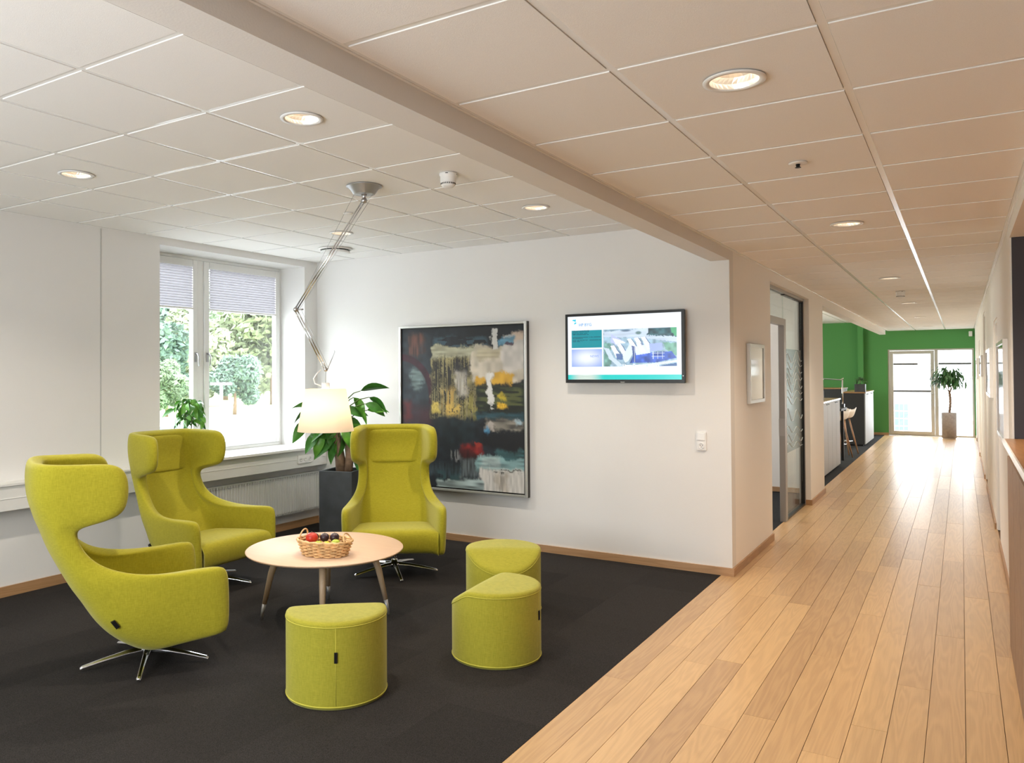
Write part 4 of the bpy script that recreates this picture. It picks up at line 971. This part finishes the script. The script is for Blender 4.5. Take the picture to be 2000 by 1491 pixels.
picture('tall framed picture under glass on the pier left of the glass partition', CW, 6.87, 7.45, 1.31, 1.815, 1, 'corridor pictures')
picture('framed picture on the right corridor wall nearest the reception counter', RW, 6.75, 8.0, 1.05, 1.80, -1, 'corridor pictures')
picture('framed picture on the right corridor wall between first and second door', RW, 9.9, 11.4, 1.29, 1.81, -1, 'corridor pictures')
picture('framed picture on the right corridor wall past the second door', RW, 14.2, 15.6, 1.48, 1.80, -1, 'corridor pictures')
picture('farthest framed picture on the right corridor wall', RW, 18.1, 19.4, 1.40, 1.80, -1, 'corridor pictures')

# doors in the right wall recesses
for k, (a, b, hh) in enumerate([(8.6, 9.52, 2.06), (12.7, 13.8, 2.38), (16.5, 17.42, 2.1), (20.1, 20.99, 2.1)]):
    d = struct('door_%d' % (k+2), MB().box(RW+.075, a, 0, RW+.115, b, hh), M['cream'])
    fr = MB().box(RW+.01, a, 0, RW+.075, a+.035, hh).box(RW+.01, b-.035, 0, RW+.075, b, hh).box(RW+.01, a+.035, hh-.035, RW+.075, b-.035, hh)
    fr.build('door_frame', M['white'], d)
    MB().tube([(RW+.075, a+.11, 1.03), (RW+.03, a+.11, 1.03), (RW+.03, a+.23, 1.03)], .009, 8).build('door_handle', M['steel'], d)
    if k == 1: MB().box(RW+.068, a+.45, .2, RW+.075, a+.85, hh-.1).build('glass_strip', M['darkmetal'], d)

# ------------------------------------------------------------------ glass partition of the meeting room
gx = CW-.085
pr = struct('door_1', MB().box(gx-.03, 7.87, 0, gx+.03, 7.90, 2.13).box(gx-.03, 8.86, 0, gx+.03, 8.97, 2.13).box(gx-.03, 7.90, 2.06, gx+.03, 8.86, 2.13), M['alu'])
bevel(pr, .003)
MB().box(gx-.03, 8.85, .90, gx+.032, 8.861, 1.08).build('strike_plate', M['steel'], pr)
MB().box(gx-.012, 8.852, .95, gx+.012, 8.863, 1.03).build('latch_opening', M['darkmetal'], pr)
wp = struct('window_2', MB().box(gx-.03, 7.87, 2.40, gx+.03, 10.12, 2.43).box(gx-.03, 10.095, 0, gx+.03, 10.12, 2.43), M['alu'])
MB().box(gx-.02, 10.082, 0.02, gx+.025, 10.095, 2.40).box(gx-.02, 8.97, 2.388, gx+.02, 10.095, 2.40).build('gasket', M['black'], wp)
MB().box(gx-.025, 8.97, 0, gx+.025, 10.095, .022).build('bottom_rail', M['darkmetal'], wp)
MB().box(gx-.006, 8.97, .022, gx+.006, 10.08, 2.40).build('pane', M['intglass'], wp)
MB().box(gx-.006, 7.90, 2.13, gx+.006, 8.96, 2.40).build('pane', M['intglass'], wp)
fl = MB().box(gx+.0062, 8.98, .70, gx+.0075, 10.08, 1.82).build('frosted_film', M['film'], wp)
cu_ = MB(); r2 = random.Random(4)
for k in range(13):
    z = .76+k*.082+r2.uniform(-.01, .01); amp = r2.uniform(.03, .075); ph_ = r2.uniform(-.25, .25); pts = []
    for j in range(34):
        y = 8.99+j*.0327; pts.append((gx+.0082, y, z+amp*math.sin((y-8.99)*11+ph_)+.02*math.sin((y-8.99)*5+k*.3)))
    pts = [p for p in pts if .71 < p[2] < 1.81]
    if len(pts) > 3 and r2.random() < .85: cu_.tube(pts, .0032, 4, flat=.3)
cu_.build('etched_wave', M['film_line'], fl)
# opened white door leaf inside the meeting room and side wall
md = struct('door_6', MB().box(-2.55, 7.90, .01, -1.66, 7.94, 2.05), M['cream'])
MB().tube([(-2.45, 7.94, 1.03), (-2.45, 7.985, 1.03), (-2.33, 7.985, 1.03)], .009, 8).build('door_handle', M['steel'], md)

# ------------------------------------------------------------------ open office: cabinets, stools, lamp, pots
def cabinet(label, X, Y0, Y1, z, depth, doors, rot=False):
    t = thing('storage_cabinet', label, 'cabinet', (X, Y0, 0), 0, 'grey office cabinets')
    ln = Y1-Y0
    MB().box(-depth, 0, .03, -.02, ln, z-.025).build('body', M['cabside'], t)
    bevel(MB().box(-depth-.01, -.01, z-.025, .01, ln+.01, z).build('cabinet_top', M['cabtop'], t), .002)
    MB().box(-depth+.02, .02, 0, -.05, ln-.02, .03).build('plinth', M['black'], t)
    MB().box(-.002, -.01, z-.024, .0125, ln+.01, z-.001).build('top_edge', M['whitegloss'], t)
    for k in range(doors):
        a = ln*k/doors+.004; b = ln*(k+1)/doors-.004
        d = bevel(MB().box(-.02, a, .04, 0, b, z-.032).build('door', M['cabfront'], t), .002)
        MB().box(.0, (b-.12 if k % 2 == 0 else a+.04), z-.06, .014, (b-.04 if k % 2 == 0 else a+.12), z-.05).build('handle', M['darkmetal'], d)
    return t
cabinet('grey cabinet with silver doors nearest the white pier in the open office', -1.70, 12.6, 14.5, 1.125, .45, 4)
cabinet('grey cabinet with silver doors standing before the green end wall', -1.69, 18.5, 20.3, 1.125, .43, 4)
cabinet('dark cabinet set back against the green wall, behind the desk lamp', -2.32, 20.35, 21.2, 1.17, .9, 2)
def potplant(label, x, y, z, s, seed):
    t = thing('potted_plant', label, 'plant', (x, y, z))
    bevel(MB().box(-s/2, -s/2, 0, s/2, s/2, s*.82).build('pot', M['planter'], t), .004)
    r2 = random.Random(seed); f = MB()
    for k in range(60):
        a = r2.uniform(0, 2*PI); e = r2.uniform(-.1, 1.4); R_ = s*.5*r2.uniform(.4, 1.)
        p = Vector((R_*math.cos(e)*math.cos(a), R_*math.cos(e)*math.sin(a), s*1.0+s*.45*math.sin(e)))
        m = Matrix.Translation(p) @ Matrix.Rotation(a, 4, 'Z') @ Matrix.Rotation(r2.uniform(-.9, .7), 4, 'Y') @ Matrix.Scale(s*2.0, 4)
        f.add([m @ Vector(v) for v in lv], lf, True)
    q = f.build('foliage', M['leafdark'], t); q['kind'] = 'stuff'
    MB().tube([(0, 0, s*.8), (0, 0, s*1.2)], s*.03, 6).build('stem', M['stem'], t)
potplant('small plant in a dark cube pot on the far grey cabinet', -1.80, 18.72, 1.126, .20, 1)
potplant('small plant in a dark pot on the near grey cabinet, half hidden by the pier', -1.86, 13.1, 1.126, .19, 2)
def stool(label, x, y, rz):
    t = thing('bar_stool', label, 'stool', (x, y, .002), rz, 'bar stools by the cabinets')
    for sx in (-1, 1):
        for sy in (-1, 1): MB().tube([(sx*.22, sy*.20, 0), (sx*.10, sy*.10, .66)], [.012, .016], 10).build('leg', M['stoolwood'], t)
    MB().tube([(.2*math.cos(a), .19*math.sin(a), .24) for a in [PI/4+PI/2*k for k in range(4)]], .008, 8, closed=True).build('footrest', M['chrome'], t)
    v = []; f = []; N = 9
    for i in range(9):
        u = i/8
        x = -.20+.36*min(1, u/.6)+(.06*max(0, (u-.6)/.4)); z = .67+.0*u+(.17*max(0, (u-.55)/.45)**1.3)
        for j in range(N): s_ = (j/(N-1))*2-1; v.append((x*(1-.1*s_*s_), s_*.20, z+.035*s_*s_))
    for i in range(8):
        for j in range(N-1): f.append((i*N+j, i*N+j+1, (i+1)*N+j+1, (i+1)*N+j))
    o = MB().add(v, f, True).build('seat_shell', M['white'], t); s_ = o.modifiers.new('thick', 'SOLIDIFY'); s_.thickness = .012
stool('wooden-legged bar stool with white shell seat nearer the near cabinet', -1.95, 15.9, -.3)
stool('wooden-legged bar stool with white shell seat nearer the far cabinet', -1.93, 16.65, -.3)
dk = thing('desk_lamp', 'silver angular desk lamp rising behind the near grey cabinet', 'lamp', (-1.75, 15.3, -.003))
MB().tube([(0, 0, .98), (0, 0, 1.42)], .012, 10).build('lower_arm', M['chrome'], dk)
MB().tube([(.02, 0, 1.45), (-.03, 0, 1.42), (-.50, 0, 1.45)], .009, 10).build('upper_arm', M['chrome'], dk)
MB().box(-.56, -.03, 1.425, -.30, .03, 1.44).build('lamp_head', M['chrome'], dk)
MB().box(-.03, -.03, .94, .03, .03, 1.0).build('clamp', M['chrome'], dk)
hd = thing('high_table', 'dark high table between the grey cabinets', 'table', (-2.45, 15.05, 0))
MB().box(-.7, -.4, .90, .75, .4, .935).build('table_top', M['cabside'], hd)
for sx in (-.6, .68):
    for sy in (-.35, .35): MB().box(sx-.02, sy-.02, 0, sx+.02, sy+.02, .90).build('leg', M['cabside'], hd)

# ------------------------------------------------------------------ end wall glazing
gd = MB(); frame_rect(gd, 0, 0, 0, 0, 0, 0, 0)
def frame_xz(mb, y0, y1, xa, xb, za, zb, t): mb.box(xa, y0, za, xa+t, y1, zb).box(xb-t, y0, za, xb, y1, zb).box(xa+t, y0, za, xb-t, y1, za+t).box(xa+t, y0, zb-t, xb-t, y1, zb); return mb
d = struct('door_7', frame_xz(MB(), EW+.02, EW+.10, -1.50, -.50, 0, 2.08, .035), M['endframe'])
sa = frame_xz(MB(), EW+.01, EW+.07, -1.462, -.538, .037, 2.042, .075).build('door_leaf', M['endframe'], d); bevel(sa, .004)
MB().box(-1.39, EW+.035, .11, -.61, EW+.045, 1.97).build('pane', M['glass'], sa)
MB().box(-1.39, EW+.02, 1.05, -.61, EW+.06, 1.095).build('glazing_bar', M['barmetal'], sa)
MB().tube([(-.575, EW+.01, 1.02), (-.575, EW-.04, 1.02), (-.69, EW-.04, 1.02)], .009, 8).build('door_handle', M['steel'], sa)
w3 = struct('window_3', frame_xz(MB(), EW+.02, EW+.10, -.50, .25, 0, 2.08, .04), M['endframe'])
MB().box(-.46, EW+.05, .04, .21, EW+.06, 2.04).build('pane', M['glass'], w3)
for x0, x1, lb in ((-1.385, -.615, 'white blind lowered over the top of the corridor end door'), (-.455, .205, 'white blind lowered over the top of the window behind the potted tree')):
    t = thing('roller_blind', lb, 'blind', (0, 0, 0), 0, 'end wall blinds')
    MB().box(x0, EW+.064, 1.745, x1, EW+.066, 2.0).build('blind_cloth', M['rollerblind'], t)
    MB().box(x0, EW+.056, 1.700, x1, EW+.070, 1.745).build('bottom_bar', M['barmetal'], t)

# ------------------------------------------------------------------ reception counter
rc = thing('reception_counter', 'brown oak reception counter with pale-edged top at the right edge', 'counter', (.21, 2.2, 0))
MB().box(.012, 0, 0, .05, 3.35, 1.09).build('front_panel', M['counterwood'], rc)
for k in range(6):
    MB().box(.006, k*.56+.001, .0, .012, k*.56+.553, 1.09).build('veneer_panel', M['counterwood'], rc)
MB().box(.05, 3.31, 0, .9, 3.35, 1.09).build('side_panel', M['counterwood'], rc)
MB().box(.02, 0, 1.10, 1.2, 4.085, 1.135).build('counter_top', M['countertop'], rc)
MB().box(.012, 0, 1.098, .02, 4.085, 1.1365).build('edge_band', M['whitegloss'], rc)

# ------------------------------------------------------------------ outdoors
struct('ground', MB().box(-140, -60, -1.2, -6.6, 120, -1.0), M['grass'])
struct('terrace', MB().box(-6, EW+.15, -.2, 8, 25, -.08), M['paving'])
struct('courtyard', MB().box(-30, 25, -2.2, 20, 90, -2.0), M['paving'])
struct('parking_lot', MB().box(-34, -20, -1.0, -6.6, 24, -.985), M['paving'])
def crown_mesh(seed, n, m, rx=3., rz=4., card=.38):
    r2 = random.Random(seed); b = MB(); lobes = [(r2.uniform(-.6, .6)*rx, r2.uniform(-.6, .6)*rx, r2.uniform(-.6, .7)*rz, r2.uniform(.35, .6)) for _ in range(12)]
    for k in range(n):
        lx, ly, lz, lr = r2.choice(lobes); v = Vector((r2.gauss(0, 1), r2.gauss(0, 1), r2.gauss(0, 1))).normalized()*r2.uniform(.6, 1.)**.5
        p = Vector((lx+v.x*lr*rx, ly+v.y*lr*rx, lz+v.z*lr*rz*.8)); s = card*r2.uniform(.5, 1.2)
        a = Vector((r2.gauss(0, 1), r2.gauss(0, 1), r2.gauss(0, 1))).normalized(); c = a.orthogonal().normalized()
        b.add([p-a*s, p+c*s*.5, p+a*s, p-c*s*.5], [(0, 1, 2, 3)])
    return b.mesh('foliage', m)
crowns = [crown_mesh(1, 5200, M['foliage']), crown_mesh(2, 5200, M['foliage2']), crown_mesh(3, 5200, M['foliage3'])]
trunk = MB().tube([(0, 0, 0), (.1, 0, 2), (0, .1, 5)], [.3, .22, .1], 8).mesh('trunk', M['stem'])
def outp(px, D): v = at(px, 728, D); return v
trees = [(285, 56, 1, .70, 'tall dark tree at the left edge of the window view'), (335, 84, 1, 1.15, 'dark green tree seen through the narrow left sash'), (392, 64, 2, .80, 'yellow-green tree beside the window mullion'),
         (440, 78, 0, .95, 'mid-green tree in the middle of the wide sash view'), (480, 90, 2, 1.5, 'tall pale yellow-green tree right of centre in the wide sash'), (535, 66, 2, 1.15, 'yellow-green tree at the right edge of the wide sash'),
         (458, 50, 1, .42, 'low dark green tree in front of the taller ones'), (325, 48, 0, .36, 'low shrubby tree at the left of the window view')]
for px, D, ki, s, lb in trees[:8]:
    v = outp(px, D); t = thing('tree', lb, 'tree', (v.x, v.y, -1.0), rnd.random()*6, 'trees beyond the window')
    f = link('foliage', crowns[ki], t, (0, 0, 5.2*s), None, (1.25*s, 1.25*s, 1.15*s)); f['kind'] = 'stuff'
    link('trunk', trunk, t, (0, 0, 0), None, (s, s, s))
v = outp(432, 36); t = thing('lamp_post', 'white T-shaped post in the meadow outside the window', 'lamp post', (v.x, v.y, -.985), YAW)
MB().tube([(0, 0, 0), (0, 0, 2.05)], .07, 10).build('post', M['white'], t); bevel(MB().box(-.48, -.12, 2.05, .48, .12, 2.17).build('lamp_head', M['white'], t), .03)
def car(label, px, D, rz):
    v = outp(px, D); t = thing('car', label, 'car', (v.x, v.y, -.984), rz, 'parked cars outside')
    pf = [(-2.1, .25), (-2.15, .6), (-2.0, .85), (-1.3, .95), (-.6, 1.38), (.7, 1.42), (1.6, 1.0), (2.05, .9), (2.1, .3)]
    vs = [(x, y, z) for y in (-.85, -.80, .80, .85) for x, z in pf]; k_ = len(pf)
    vs = [(x, (y if abs(y) < .83 or z < 1 else y*.8), z) for x, y, z in vs]
    f = [(a*k_+c, a*k_+c+1, (a+1)*k_+c+1, (a+1)*k_+c) for a in range(3) for c in range(k_-1)]+[tuple(range(k_)), tuple(3*k_+c for c in range(k_))[::-1]]+[(a*k_, (a+1)*k_, (a+2)*k_-1, (a+1)*k_-1) for a in range(3)]
    MB().add(vs, f).build('body', M['carpaint'], t)
    for sy in (-1, 1):
        MB().add([(-1.15, sy*.78, .98), (-.55, sy*.72, 1.32), (.62, sy*.72, 1.35), (1.4, sy*.78, 1.02)], [(0, 1, 2, 3)]).build('side_window', M['carglass'], t)
        for sx in (-1.3, 1.35): MB().tube([(sx, sy*.70, .32), (sx, sy*.88, .32)], .32, 20).build('wheel', M['tyre'], t)
    return t
car('silver parked car seen low through the wide window sash', 335, 18.5, YAW+.15)
car('silver parked car at the right edge of the window view', 590, 14.8, YAW+.2)
bd = thing('building', 'pale building with blue gridded windows beyond the end door', 'building', (-14, 50, -2.0))
MB().box(0, 0, 0, 12.6, 6, 4.2).build('facade', M['plaster_ext'], bd)
for i in range(4):
    for j in range(4):
        MB().box(10.66+i*.22, -.03, .12+j*.41, 10.85+i*.22, -.01, .47+j*.41).build('window', M['ext_glass'], bd)
b2 = thing('garden_wall', 'low pale red wall outside behind the potted tree', 'wall', (.1, 46, -2.0))
for j in range(5):
    for i in range(6): MB().box(.2+i*.42+(j % 2)*.2, 0, j*.22, .6+i*.42+(j % 2)*.2, .3, .2+j*.22).build('block', M['brickred'], b2)
